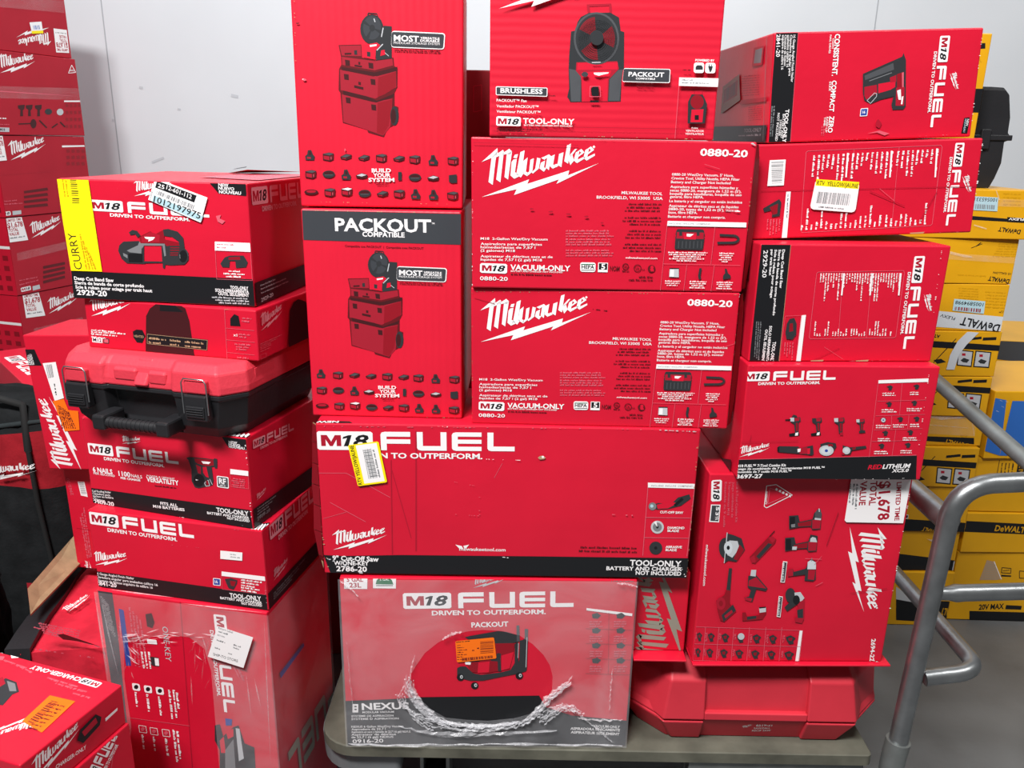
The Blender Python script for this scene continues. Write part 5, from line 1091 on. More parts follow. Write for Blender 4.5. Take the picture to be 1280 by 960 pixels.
P('i', [(140, 205), (200, 190), (300, 195), (540, 215), (720, 240), (740, 215), (800, 230), (800, 430), (750, 430), (740, 390), (680, 400), (720, 700), (700, 790), (560, 820), (400, 850), (320, 830), (255, 700), (250, 450), (190, 260)])
P('r', [(310, 215), (720, 250), (730, 370), (560, 385), (380, 330), (330, 290)]); P('R', [(490, 400), (570, 400), (620, 630), (560, 610), (500, 520)]); P('d', [(345, 350), (455, 400), (450, 550), (390, 530)]); P('W', [(460, 275), (660, 295), (620, 340), (500, 330)]); v.E('K', 410, 690, 120, 135); P('W', [(340, 660), (405, 680), (345, 690)]); v.O('L', [(530, 740), (560, 810), (640, 800), (610, 680)], 14); P('r', [(560, 690), (600, 690), (625, 780), (575, 790)]); v.I('L', 640, 660, 700, 780, 12)
v = side_lockup(c, ((290, 490, 7.385), (188, 525, 300, 472, 75)), ((300, 570, 4.571), (90, 255, 145, 190)), .038)
v.to('lettering'); v.ex = .0006; v = c.view('right', 300, 570, 4.571); v.ex = .0008; v.T('2909-20', 92, 370, 165, 312, 14, 'g', 1); v.vlines
for i in range(4): v.greek(92, 305 + i * 16, 200 - i * 20, 305 + i * 16 - (108 - i * 20) * .72, 7, 'g', i)
v = c.view('front', 0, 500, 3.2, 'carton'); v.wear([(330, 72), (990, 155)], 14, 9, 'p', 4); v.wear([(990, 158), (1008, 500)], 12, 10, 'W', 5); v.wear([(985, 160), (990, 235)], 6, 14, 'W', 6); v.wear([(365, 418), (1005, 505)], 8, 6, 'W', 7)
v = c.view('top', 0, 500, 3.2, 'lettering'); v.P('K', [(890, 132), (1000, 140), (1010, 156), (900, 148)])
for i in range(5): v.I('W', 908 + i * 18, 148, 925 + i * 18, 136, 8)
c.done()

c = Carton('nailer_carton', 'red carton with small white label, resting on the film wrapped carton, left stack', 'box', -.593, 1.298, -.8100, -11.5, .342, .1565, .33)
v = c.view('front', 0, 500, 3.2); v.to('carton'); v.P('K', [(378, 683), (1066, 780), (1075, 860), (384, 760)])
v.fuel(362, 495, 777, 553, 48); v.logo(379, 660, 512, 632)
v.to('lettering')
for i, (t, e) in enumerate((('16 Gauge Angled Finish Nailer', 537), ('Clavadora angular para acabados calibre 16', 632), ('Cloueuse de finition angulaire de calibre 16', 612))): v.T(t, 386, 697 + i * 13, e, 697 + i * 13 + (e - 386) * .14, 9, bold=1)
v.T('2841-20', 387, 738, 468, 749, 15, bold=2); v.T('TOOL-ONLY', 920, 789, 1046, 804, 17, bold=2); v.T('BATTERY AND CHARGER', 882, 795, 1049, 816, 9, bold=2); v.T('NOT INCLUDED', 967, 817, 1049, 826, 9, bold=2)
sq16(v, [(853, 711), (883, 714), (883, 743), (853, 740)])
v.to('contents_panel'); v.P('W', [(887, 685), (1062, 706), (1062, 724), (887, 703)]); v.O('p', [(887, 703), (1062, 724), (1063, 778), (890, 756)], 1.2); v.P('i', [(900, 715), (925, 712), (950, 720), (948, 735), (935, 758), (915, 752), (905, 730)]); v.P('r', [(920, 722), (945, 725), (938, 745), (925, 742)])
for i in range(5): v.greek(965, 722 + i * 10, 1050 - (i * 13) % 30, 732 + i * 10, 7, 'W', i)
v.ex = .0005; v.to('address_label'); v.P('W', [(883, 601), (971, 609), (970, 642), (883, 634)]); v.greek(922, 618, 950, 621, 5, 'g'); v.greek(922, 628, 962, 632, 5, 'g')
v = side_lockup(c, ((300, 570, 4.571), (168, 482, 245, 412, 72)), ((300, 570, 4.571), (185, 715, 270, 600)), .034)
v = c.view('right', 300, 570, 4.571); v.ex = .0008
for i, e in enumerate((365, 330, 290)): v.T(('16 Gauge Angled Finish Nailer', 'Clavadora angular para', 'Cloueuse')[i], 185, 790 + i * 16, e, 790 + i * 16 - (e - 185) * 1.12, 7, 'g', 1)
v = c.view('front', 0, 500, 3.2, 'carton'); v.wear([(360, 445), (1060, 532)], 10, 8, 'p', 4); v.wear([(1062, 535), (1068, 840)], 12, 8, 'W', 5); v.wear([(650, 575), (800, 590)], 5, 8, 'p', 6)
v = c.view('top', 0, 500, 3.2, 'lettering'); v.P('K', [(985, 512), (1062, 519), (1080, 490), (1020, 500)])
for i in range(5): v.I('W', 1005 + i * 13, 520, 1030 + i * 11, 497, 6)
c.done({'address_label': 'small white label'})

c = Carton('vacuum_carton', 'tall red carton in clear film with white paper label, under the left stack', 'box', -.592, 1.290, -H + .001, -11.1, .339, .5885, .25, mat='carton_red')
v = c.view('front', 0, 700, 2.909)
v.to('carton'); v.P('C', [(352, 108), (408, 116), (432, 300), (480, 770), (440, 790), (395, 400)]); v.I('d', 655, 145, 700, 760, 3)
v.fuel(776, 196, 816, 552, 44)
v.to('lettering'); v.P('B', [(432, 176), (450, 182), (477, 384), (459, 384)])
for i in range(6): v.greek(365 + i * 5, 130 + i * 6, 392 + i * 5, 250 + i * 6, 7, 'g', i)
for i, (y0, y1) in enumerate(((170, 385), (185, 392), (200, 398), (215, 380))): v.greek(468 + i * 13, y0, 492 + i * 13, y1, 8, 'p', i)
v.T('ONE-KEY', 590, 240, 604, 366, 20, 'L', 0)
for i in range(3): v.greek(512 + i * 13, 332, 522 + i * 12, 395, 8, 'W', i)
for x, y in ((480, 446), (523, 454), (566, 460)): v.R('W', [(x, y), (x + 28, y + 4), (x + 32, y + 30), (x + 4, y + 27)], .2); v.E('K', x + 16, y + 15, 8)
for x, y in ((505, 600), (546, 608), (590, 614)): v.O('W', [(x, y), (x + 26, y + 4), (x + 30, y + 28), (x + 4, y + 25)], 2); v.E('p', x + 15, y + 14, 7)
for x, y, y1 in ((490, 478, 535), (532, 486, 552), (575, 494, 565), (612, 470, 582), (628, 470, 575), (640, 480, 540), (515, 632, 690), (556, 640, 700), (600, 646, 718), (628, 615, 735), (642, 620, 725)): v.greek(x, y, x + (y1 - y) * .12, y1, 9, 'W', x + y)
v.I('p', 470, 572, 690, 602, 1.5); v.R('W', [(535, 286), (570, 290), (573, 306), (538, 303)], .1); v.R('i', [(548, 350), (578, 354), (580, 386), (552, 382)], .1); v.P('W', [(563, 355), (578, 357), (580, 384), (566, 382)]); v.P('N', [(530, 196), (552, 192), (562, 225), (555, 246), (536, 240)])
v.to('product_picture'); P = v.P
P('i', [(782, 600), (800, 596), (812, 640), (850, 606), (868, 600), (890, 665), (925, 680), (930, 760), (800, 775), (800, 690), (782, 655)]); P('R', [(800, 655), (815, 640), (822, 700), (805, 700)]); P('L', [(858, 610), (872, 612), (888, 720), (870, 730)]); P('R', [(822, 620), (850, 612), (850, 640), (830, 650)]); P('B', [(820, 574), (845, 578), (843, 600), (822, 600)]); P('g', [(820, 690), (850, 650), (858, 760), (820, 765)])
v.logo(840, 362, 880, 440, 'p')
v.ex = .0075; v.to('paper_label'); v.P('W', [(800, 230), (929, 271), (894, 382), (765, 341)]); v.T('Return Label', 803, 240, 855, 257, 7, 'g', 1); v.greek(803, 252, 840, 264, 6, 'g'); v.T('RETURN', 800, 265, 826, 273, 5, 'g', 1); v.greek(797, 283, 830, 294, 6, 'g'); v.greek(857, 300, 885, 309, 6, 'g'); v.greek(857, 310, 880, 318, 6, 'g'); v.greek(790, 310, 812, 318, 5, 'g'); v.greek(838, 330, 855, 336, 5, 'g'); v.T('SHIP-TO STORE', 784, 336, 874, 362, 9, 'K', 0)
v = c.view('right', 0, 700, 2.909); v.logo
for sh in FUEL: pass
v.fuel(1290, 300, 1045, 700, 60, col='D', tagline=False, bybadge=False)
v.to('lettering'); v.P('B', [(1015, 410), (1100, 300), (1104, 312), (1018, 430)])
# clear film, front and right, with a torn opening
v = c.view('front', 0, 700, 2.909); fm = c.part('stretch_film'); k = v.n * .0045
hole = [(455, 300), (500, 290), (600, 268), (690, 278), (745, 320), (770, 400), (780, 520), (790, 640), (800, 755), (470, 755), (480, 600), (455, 430)]
hp = [v.L(*p) for p in hole]; w, h = c.w / 2 + .004, c.h; n = len(hole); cx = sum(p.x for p in hp) / n; cz_ = sum(p.z for p in hp) / n
op = []
for p in hp:
    dx, dz = p.x - cx, p.z - cz_; t = min((w - cx if dx > 0 else -w - cx) / dx if abs(dx) > 1e-4 else 1e9, ((h - .002 if dz > 0 else .15) - cz_) / dz if abs(dz) > 1e-4 else 1e9); op.append(Vector((cx + dx * t, 0, cz_ + dz * t)))
for q in (Vector((-w, 0, .15)), Vector((w, 0, .15)), Vector((w, 0, h - .002)), Vector((-w, 0, h - .002))):
    op[min(range(n), key=lambda j: (op[j] - q).length)] = q
for i in range(n):
    j = (i + 1) % n; fm.poly([hp[i] + k * .5, op[i] + k, op[j] + k, hp[j] + k * .5], MATS['film_thin'])
fm.poly([Vector((w, -.0045, .05)), Vector((w, c.d, .05)), Vector((w, c.d, h - .002)), Vector((w, -.0045, h - .002))], MATS['film_thin'])
fm.poly([Vector((-w, -.0045, .15)), Vector((-w, c.d, .15)), Vector((-w, c.d, h - .002)), Vector((-w, -.0045, h - .002))], MATS['film_thin'])
rr = random.Random(9)
def streak(a, b_, wd, out=.006):
    p, q = v.L(*a), v.L(*b_); d = (q - p); nrm = Vector((d.z, 0, -d.x)).normalized() * wd * .5; mid = p.lerp(q, .45); o = v.n * out
    fm.add([p + o, mid + nrm + o * 1.3, q + o, mid - nrm + o * .9], [[0, 1, 2, 3]], MATS['film_crease_and_glint'])
for i in range(26): a = (rr.uniform(440, 740), rr.uniform(255, 300)); streak(a, (a[0] + rr.uniform(15, 70), a[1] + rr.uniform(-18, 10)), rr.uniform(.0005, .0016))
for i in range(14): a = (rr.uniform(430, 500), rr.uniform(240, 420)); streak(a, (a[0] + rr.uniform(-20, 40), a[1] + rr.uniform(20, 80)), rr.uniform(.0004, .0012))
for i in range(16): a = (rr.uniform(700, 780), rr.uniform(270, 420)); streak(a, (a[0] + rr.uniform(-30, 30), a[1] + rr.uniform(20, 110)), rr.uniform(.0004, .0012))
for a, b_ in (((370, 120), (440, 420)), ((440, 180), (450, 300)), ((350, 105), (400, 410)), ((965, 190), (990, 740)), ((900, 400), (920, 560)), ((930, 420), (955, 530)), ((400, 100), (640, 130)), ((660, 150), (965, 185))): streak(a, b_, .0014)
c.done({'stretch_film': 'torn clear wrapping film', 'paper_label': 'white paper return label'})

# ---------------------------------------------------------------- lower left: loose boxes and bags
Lw = .285
c = Carton('charger_carton', 'red carton with orange sticker on its top in the near bottom left corner', 'box', -.857, 1.035, -.985, -18.0, Lw, .078, .20)
c.root['label'] = 'flat red carton with an orange sticker on its top, nearest at the bottom left'
v = c.view('top', 0, 700, 2.909); v.logo(150, 560, -60, 640); v.to('carton')
v.part = 'logo'; v.badge(374, 448, 306, 428, 24)
v.to('lettering'); v.T('CHARGER-ONLY', 300, 430, 122, 384, 15, bold=2); v.T('48-59-1808', 388, 425, 300, 405, 9, bold=1)
for i, (a, e) in enumerate(((330, 258), (318, 200), (285, 170), (120, 60), (100, 10))): v.greek(a, (500, 478, 460, 408, 392)[i], e, (480, 446, 425, 380, 360)[i], 9, 'p', i)
v.to('product_picture'); v.P('i', [(-30, 470), (20, 430), (60, 445), (70, 480), (45, 490), (10, 530), (-30, 520)]); v.P('g', [(25, 440), (55, 450), (60, 478), (35, 478)]); v.P('d', [(-30, 440), (10, 425), (20, 450), (-20, 475)])
v.P('W', [(38, 343), (72, 340), (68, 356), (42, 358)]); v.P('p', [(-10, 350), (18, 352), (10, 366), (-10, 364)])
v.ex = .0006; v.to('price_sticker'); v.P('O', [(80, 588), (182, 494), (274, 516), (152, 630)]); v.bars([(100, 590), (190, 510), (215, 516), (122, 600)], 20, 'm', 3)
for i in range(8): v.greek(140 + i * 14, 618 - i * 12, 100 + i * 14, 608 - i * 12, 7, 'm', i)
v = c.view('right', 0, 700, 2.909); v.logo(118, 800, 288, 610); v.to('product_picture'); v.P('K', [(278, 655), (290, 615), (345, 560), (366, 570), (360, 600), (300, 665)]); v.P('d', [(295, 625), (345, 572), (352, 590), (305, 640)])
v.to('lettering'); v.T('48-59-1808', 335, 522, 400, 470, 9, bold=1); v.P('W', [(380, 575), (424, 536), (424, 546), (381, 586)]); v.T('CHARGER-ONLY', 200, 760, 310, 685, 12, bold=1)
c.done({'price_sticker': 'orange price sticker'})
c = Carton('tool_carton', 'red carton under the flat orange stickered one, only its side showing', 'box', -.853, 1.030, -1.26, -18.0, Lw - .004, .2745, .205)
v = c.view('right', 0, 700, 2.909); v.fuel(346, 800, 425, 640, 40, tagline=True); v.part = 'carton'; v.I('p', 395, 800, 430, 560, 2); c.done()
c = Carton('tool_carton', 'plain lower red carton', 'box', -.852, 1.034, -H + .001, -18.0, Lw, H - 1.2615, .20)
c.root['label'] = 'red carton on the floor at the foot of the near left pile'; c.done()

# crumpled carton behind
pm('carton_red_worn', '#d0243a', .5, spec=.35, var=.25, vscale=22, bump=.006, bscale=14)
q0 = on_z(34, 795, H - .985)
M = Matrix.Translation((q0.x + .108, q0.y - .005, 0)) @ Matrix.Rotation(math.radians(8), 4, 'Z')
cr_ = empty('crushed_carton', M, 'crushed red carton with a ripped black edge, on the floor at the left', 'box')
def lump_box(w, d, z0, z1, amp, mt, seed, cuts=7):
    b = bmesh.new(); bmesh.ops.create_cube(b, size=1)
    for v_ in b.verts: v_.co = Vector((v_.co.x * w, (v_.co.y + .5) * d, z0 + (v_.co.z + .5) * (z1 - z0)))
    bmesh.ops.subdivide_edges(b, edges=b.edges[:], cuts=cuts, use_grid_fill=True)
    for v_ in b.verts:
        p = v_.co * 6 + Vector((seed, seed * 2, 0)); v_.co += Vector(noise.noise_vector(p)) * amp
    return b
b = MB(); b.bm(lump_box(.235, .34, .002, .30, .012, None, 3), MATS['carton_red_worn'], False)
b.bm(lump_box(.23, .34, .298, .390, .010, None, 8), MATS['carton_red_worn'], False); b.build('carton', cr_)
b = MB(); e = lump_box(.045, .345, .29, .401, .014, None, 8, 5); bmesh.ops.translate(e, verts=e.verts[:], vec=(-.12, -.004, 0)); b.bm(e, MATS['case_black']); b.build('torn_black_edge', cr_)
b = MB()
rr = random.Random(4)
for i in range(34):
    x = -.14 + rr.uniform(-.006, .012); z = .30 + rr.random() * .10; y = -.012 - rr.random() * .004; s_ = rr.uniform(.003, .010)
    b.add([Vector((x + s_ * math.cos(t) * rr.uniform(.5, 1), y - .006, z + s_ * math.sin(t) * rr.uniform(.5, 1.4))) for t in (0, 1, 2, 3, 4, 5)], [[0, 1, 2, 3, 4, 5]], ink('L'))
b.add([Vector((.02, -.022, .315)), Vector((.045, -.022, .315)), Vector((.043, -.026, .285)), Vector((.025, -.026, .275))], [[0, 1, 2, 3]], ink('W'))
b.build('scraps', cr_)
kf = Carton.__new__(Carton); kf.M = M.copy(); kf.I = M.inverted(); kf.parts = {}; kf.order = []; kf.k = {}; kf.root = cr_; kf.pl = {'top': (Vector((0, 0, .405)), Vector((0, 0, 1))), 'front': (Vector((0, -.014, 0)), Vector((0, -1, 0)))}
v = View(kf, 'top', 0, 600, 4.17, 'logo'); v.logo(355, 690, 470, 600); v = View(kf, 'front', 0, 600, 4.17, 'scuffs')
for i in range(5): v.greek(200 + i * 6, 750 + i * 12, 420, 790 + i * 14, 10, 'p', i)
v.wear([(175, 765), (520, 870)], 30, 26, 'p', 3); v.wear([(185, 880), (520, 930)], 16, 20, 'p', 4); v.P('m', [(300, 805), (330, 800), (520, 865), (400, 838), (330, 830)]); kf.done()
# loose cardboard flap leaning beyond it
a, b_ = on_z(38, 768, .435), on_z(104, 700, .435)
fl = MB(); u = (b_ - a); up = Vector((-.03, .05, .03)); k = Vector((0, 0, -.004))
p = [a, b_, b_ + up + Vector((-.02, .01, 0)), a + up]
fl.add(p + [q + k for q in p], [[0, 1, 2, 3], [7, 6, 5, 4], [0, 4, 5, 1], [1, 5, 6, 2], [2, 6, 7, 3], [3, 7, 4, 0]], MATS['kraft']); o = fl.build('torn_flap', cr_, 'bare brown cardboard flap'); o.matrix_parent_inverse = M.inverted()

# upright cartons between the left stack and the back pile
def vert_box(name, label, xl, yt, xr, yb, Y, d, yaw, floor_z=None, mat='carton_red', h=None, z0=None):
    tl, br = at(xl, yt, Y), at(xr, yb, Y); w = (at(xr, yb, Y) - at(xl + (yb - yt) * .16, yb, Y)).x
    z0 = br.z if z0 is None else z0
    return Carton(name, label, 'box', br.x - w / 2, Y, z0, yaw, w, tl.z - z0, d, mat=mat, zabs=True)
T_ = .424
c = Carton('tool_carton', 'narrow red carton with barcode standing beside the nailer cartons of the left stack', 'box', -.925, 1.68, T_ - H, -6, .16, .262, .07)
v = c.view('front', 0, 600, 4.17); v.part = 'lettering'; v.P('W', [(405, 8), (440, 8), (458, 88), (422, 80)])
for i in range(9): v.I('g', 412 + i * 1.6, 14 + i * 7, 436 + i * 1.8, 14 + i * 7, 3)
v.T('2962-20', 385, 78, 360, -10, 14, 'p', 1); v.logo(488, 540, 462, 420); v.vlines
for i in range(3): v.greek(480 - i * 9, 400 + i * 4, 440 - i * 8, 140 + i * 25, 9, 'p', i)
v.I('d', 400, 250, 470, 262, 2); c.done()
c = Carton('tool_carton', 'upright narrow red carton with a vertical script logo and an orange label', 'box', -.937, 1.645, T_ + .266 - H, -6, .158, .302, .16, tilt=2.5)
v = c.view('front', 0, 400, 4.36); v.logo(445, 820, 265, 415); v.to('carton'); v.P('K', [(118, 160), (188, 160), (228, 248), (150, 248)]); v.to('lettering'); v.T('NEW', 165, 243, 153, 200, 12, bold=1); v.T('NUEVO', 177, 243, 162, 190, 12, bold=1); v.T('NOUVEAU', 189, 243, 172, 185, 12, bold=1)
v.ex = .0006; v.to('paper_label'); v.P('W', [(234, 235), (305, 228), (350, 425), (300, 440)]); v.bars([(250, 245), (285, 240), (296, 310), (265, 318)], 10, 'g', 3); v.greek(312, 410, 300, 340, 10, 'K')
v.ex = .001; v.to('price_sticker'); v.P('O', [(290, 440), (350, 430), (375, 490), (428, 495), (436, 598), (355, 605)]);
for i in range(7): v.greek(345 + i * 12, 590, 322 + i * 9, 460 + i * 6, 8, 'm', i)
c.done({'price_sticker': 'orange price sticker'})

# pile of boxes at the back left whose tops show behind the upright carton
cz_ = 1.02
pc0 = on_z(50, 500, .735)
ang = 52
u_ = Vector((math.cos(math.radians(ang)), math.sin(math.radians(ang)), 0))
R_ = Matrix.Rotation(math.radians(-38 - 0), 4, 'Z')
yaw = -48
Wd, Dd, Hh = .62, .55, .20
un = Vector((math.cos(math.radians(yaw)), math.sin(math.radians(yaw)), 0))
pos = pc0 - un * (Wd / 2); pos.z = .735 - Hh
c = Carton('tool_carton', 'big red carton with pale glossy top behind the upright narrow carton', 'box', pos.x, pos.y, pos.z, yaw, Wd, Hh, Dd, zabs=True)
v = c.view('top', 0, 400, 4.36); v.fuel(20, 205, 150, 300, 60, 'W', False); v.logo(195, 140, 405, 92)
v = c.view('front', 0, 400, 4.36); v.fuel(-60, 380, 95, 470, 40, 'W', False); v.ex = .001; v.to('barcode_sticker'); v.P('W', [(-20, 345), (20, 360), (48, 425), (10, 440), (-20, 430)]); v.P('Y', [(-20, 345), (20, 358), (22, 372), (-20, 362)]); v.bars([(0, 380), (25, 390), (34, 415), (5, 408)], 8, 'g', 2); c.done()
un2 = Vector((-un.y, un.x, 0)); p2 = pos + un2 * .42
c = Carton('tool_carton', 'red carton in shade under the pale topped one, behind the bags', 'box', p2.x, p2.y, .001, yaw, Wd - .05, pos.z - .002, .12, mat='carton_red_shaded', zabs=True)
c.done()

# back left pile, seen along its side
Yn = 3.55
n4a, n4b = at(5, 272, Yn), at(25, 370, Yn)
HB = n4a.z - n4b.z
ydeg = 73
dv = Vector((math.cos(math.radians(ydeg)), math.sin(math.radians(ydeg)), 0))
near = Vector((n4b.x - .0, Yn, 0))
# length of the side so that its far edge falls at the measured column
best = min((abs((lambda p: 640 + F * RT.dot(p - EYE) / FWD.dot(p - EYE))(near + dv * (i * .01) + Vector((0, 0, n4b.z + HB))) - 119), i * .01) for i in range(10, 120))[1]
LB = best
def wbox(k, label, dx=0.0):
    z = n4b.z + k * HB
    cen = near + dv * (LB / 2) + Vector((dv.y, -dv.x, 0)) * dx
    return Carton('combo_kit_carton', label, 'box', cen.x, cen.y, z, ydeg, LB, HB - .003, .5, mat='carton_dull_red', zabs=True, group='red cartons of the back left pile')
zb = n4b.z
lab = {4: 'red carton with white price label upside down, top of the back left pile', 3: 'red carton with recycling mark and glossy tape, second from the top of the back left pile',
       2: 'red carton with printed tool grid, third from the top of the back left pile', 0: 'red carton with white price label at its left corner, lower half of the back left pile', -1: 'red carton with price label just above the pale topped carton, back left pile'}
lab = {2: 'red carton with an upside down logo, highest of the back left pile', 1: 'red carton with small tool pictures and tape, second from the top of the back left pile', 0.0: '', }
BW = [(3, 'red carton with an upside down script logo, highest carton of the back left pile'), (2, 'red carton with rows of small printed tools, second of the back left pile'),
      (1, 'red carton third from the top of the back left pile, logo along its top'), (0, 'red carton with white price label, fourth from the top of the back left pile'), (-1, 'red carton with white price label, fifth from the top of the back left pile')]
def label_w(v, q):
    v.part = 'price_label'; v.ex = .001; v.P('W', q)
    tl, tr, br, bl = [Vector(p) for p in q]
    def pt(a, b_): p = tl.lerp(tr, a).lerp(bl.lerp(br, a), b_); return p.x, p.y
    hh = (bl - tl).length
    for t, a0, a1, b1, f in (('LIMITED TIME', .08, .92, .17, .10), ('$1,678', .06, .94, .42, .2), ('TOTAL', .08, .62, .58, .12), ('VALUE', .08, .62, .74, .12)): v.T(t, *pt(a0, b1), *pt(a1, b1), hh * f, 'd', 2)
    v.greek(*pt(.08, .86), *pt(.9, .86), hh * .06, 'g'); v.ex = 0
for k, lb in BW:
    c = wbox(k, lb, dx=-.004 * (3 - k) if k < 3 else -.02)
    if k == 3:
        v = c.view('front', 0, 0, 4); v.logo(245, 138, 80, 188); label_w(v, [(345, 265), (280, 262), (266, 142), (332, 150)]); v.part = 'barcode_sticker'; v.ex = .002; v.P('W', [(145, 112), (205, 108), (214, 165), (158, 168)]); v.P('Y', [(155, 155), (213, 152), (215, 166), (158, 169)]); v.bars([(162, 128), (196, 126), (200, 146), (166, 148)], 10, 'b', 2)
        v.ex = 0; v.part = 'clear_tape'; v.P(MATS['clear_tape'], [(-50, -20), (320, 5), (320, 65), (-50, 30)])
    if k == 2:
        v = c.view('front', 0, 0, 4); v.logo(0, 365, 176, 305); v.part = 'lettering'; v.T('2694-22', 318, 295, 372, 296, 10, 'p', 1); v.O('W', [(358, 325), (378, 362), (342, 366)], 3); v.T('BIG', 350, 356, 370, 357, 8, 'W', 1)
        v.part = 'clear_tape'; v.P(MATS['clear_tape'], [(-20, 430), (395, 442), (402, 500), (-20, 490)]); v.P('p', [(-20, 452), (240, 470), (402, 482), (240, 474), (-20, 458)])
        v = c.view('front', 0, 40, 4.8); v.part = 'contents_panel'; v.P('W', [(384, 411), (484, 411), (484, 420), (384, 420)])
        for i in range(4):
            for j in range(4): v.P('r', [(392 + i * 25, 432 + j * 42), (408 + i * 25, 430 + j * 42), (410 + i * 25, 448 + j * 42), (396 + i * 25, 452 + j * 42)])
        v.part = 'product_picture'
        for i, x in enumerate((128, 175, 230)): v.P('N', [(x - 22, 440), (x + 20, 436), (x + 18, 460), (x + 8, 470), (x + 10, 505), (x - 8, 505), (x - 6, 466), (x - 20, 458)])
        v.E('i', 290, 478, 22, 18); v.E('L', 360, 480, 20); v.I('N', 110, 552, 190, 548, 7); v.E('N', 200, 550, 18, 28); v.I('N', 235, 530, 280, 575, 9); v.I('N', 310, 575, 345, 550, 8); v.I('N', 360, 540, 390, 570, 9)
        v.part = 'lettering'; v.greek(-10, 520, 40, 522, 10, 'W'); v.greek(-10, 556, 60, 558, 6, 'p'); v.P('L', [(-10, 572), (55, 574), (55, 600), (-10, 598)]); v.T('M18', 0, 592, 30, 593, 14, 'K', 2)
    if k == 1:
        v = c.view('front', 0, 40, 4.8); v.logo(62, 770, 275, 670); v.part = 'lettering'; v.T('2694-22', 436, 632, 496, 634, 12, 'p', 1); v.part = 'contents_panel'; v.P('W', [(372, 681), (506, 679), (508, 688), (372, 692)])
        for i in range(4):
            for j in range(3): v.P('r', [(396 + i * 30, 706 + j * 38), (416 + i * 30, 702 + j * 38), (420 + i * 30, 722 + j * 38), (400 + i * 30, 726 + j * 38)])
        label_w(v, [(-40, 622), (12, 618), (40, 770), (-20, 776)]); v.part = 'carton'; v.I('d', 0, 860, 330, 835, 2)
        v = c.view('front', 0, 230, 4.575); v.part = 'product_picture'
        for i in range(4): v.P('m', [(135, 40 + i * 28), (270, 20 + i * 30), (275, 36 + i * 30), (138, 54 + i * 28)])
        v.part = 'lettering'; v.greek(-10, 105, 105, 95, 8, 'p'); v.greek(-10, 122, 130, 112, 8, 'p'); v.badge(0, 186, 62, 178, 24); v.part = 'lettering'; v.P('L', [(70, 155), (120, 150), (122, 172), (72, 178)])
    if k in (0, -1):
        v = c.view('front', 0, 230, 4.575); dx, dy = (0, 0) if k == 0 else (98, 432)
        label_w(v, [(28 + dx, 195 + dy), (120 + dx, 182 + dy), (160 + dx, 320 + dy), (50 + dx, 335 + dy)]); v.logo(180 + dx, 310 + dy, 350 + dx, 212 + dy)
        v.part = 'clear_tape'; v.P(MATS['clear_tape'], [(95 + dx, 395 + dy), (375 + dx, 330 + dy), (382 + dx, 372 + dy), (100 + dx, 440 + dy)])
        v.part = 'lettering'
        if k == 0:
            v.greek(110, 555, 215, 535, 8, 'p'); v.greek(112, 580, 220, 552, 8, 'p'); v.badge(122, 618, 178, 605, 24); v.part = 'lettering'; v.P('L', [(185, 585), (225, 575), (230, 598), (188, 610)])
            v.part = 'product_picture'
            for i in range(4): v.P('m', [(245, 470 + i * 28), (370, 445 + i * 26), (372, 460 + i * 26), (247, 486 + i * 28)])
    # near end, facing the room
    w = c.w / 2; mb = c.part('end_panel'); x = -w - .002
    mb.poly([Vector((x, .5, .0)), Vector((x, 0, .0)), Vector((x, 0, HB - .004)), Vector((x, .5, HB - .004))], MATS['carton_red'])
    lz = HB * .6; mb.poly([Vector((x - .0004, .5, lz)), Vector((x - .0004, .0, lz)), Vector((x - .0004, .0, lz + .012)), Vector((x - .0004, .5, lz + .012))], ink('W'))
    for i in range(8):
        for j in range(4): y0 = .02 + i * .055; z0 = .02 + j * HB * .13; mb.poly([Vector((x - .0004, y0 + .03, z0)), Vector((x - .0004, y0, z0)), Vector((x - .0004, y0, z0 + .022)), Vector((x - .0004, y0 + .03, z0 + .022))], ink('r'))
    c.done({'price_label': 'white price label with red figures'})
c = wbox(-2, 'lowest red carton at the foot of the back left pile', 0); c.root.location.z = .001; c.root.scale = (1, 1, 1); c.done()
for o in c.root.children:
    for vv in o.data.vertices: vv.co.z *= (zb - HB - .003) / (HB - .003)

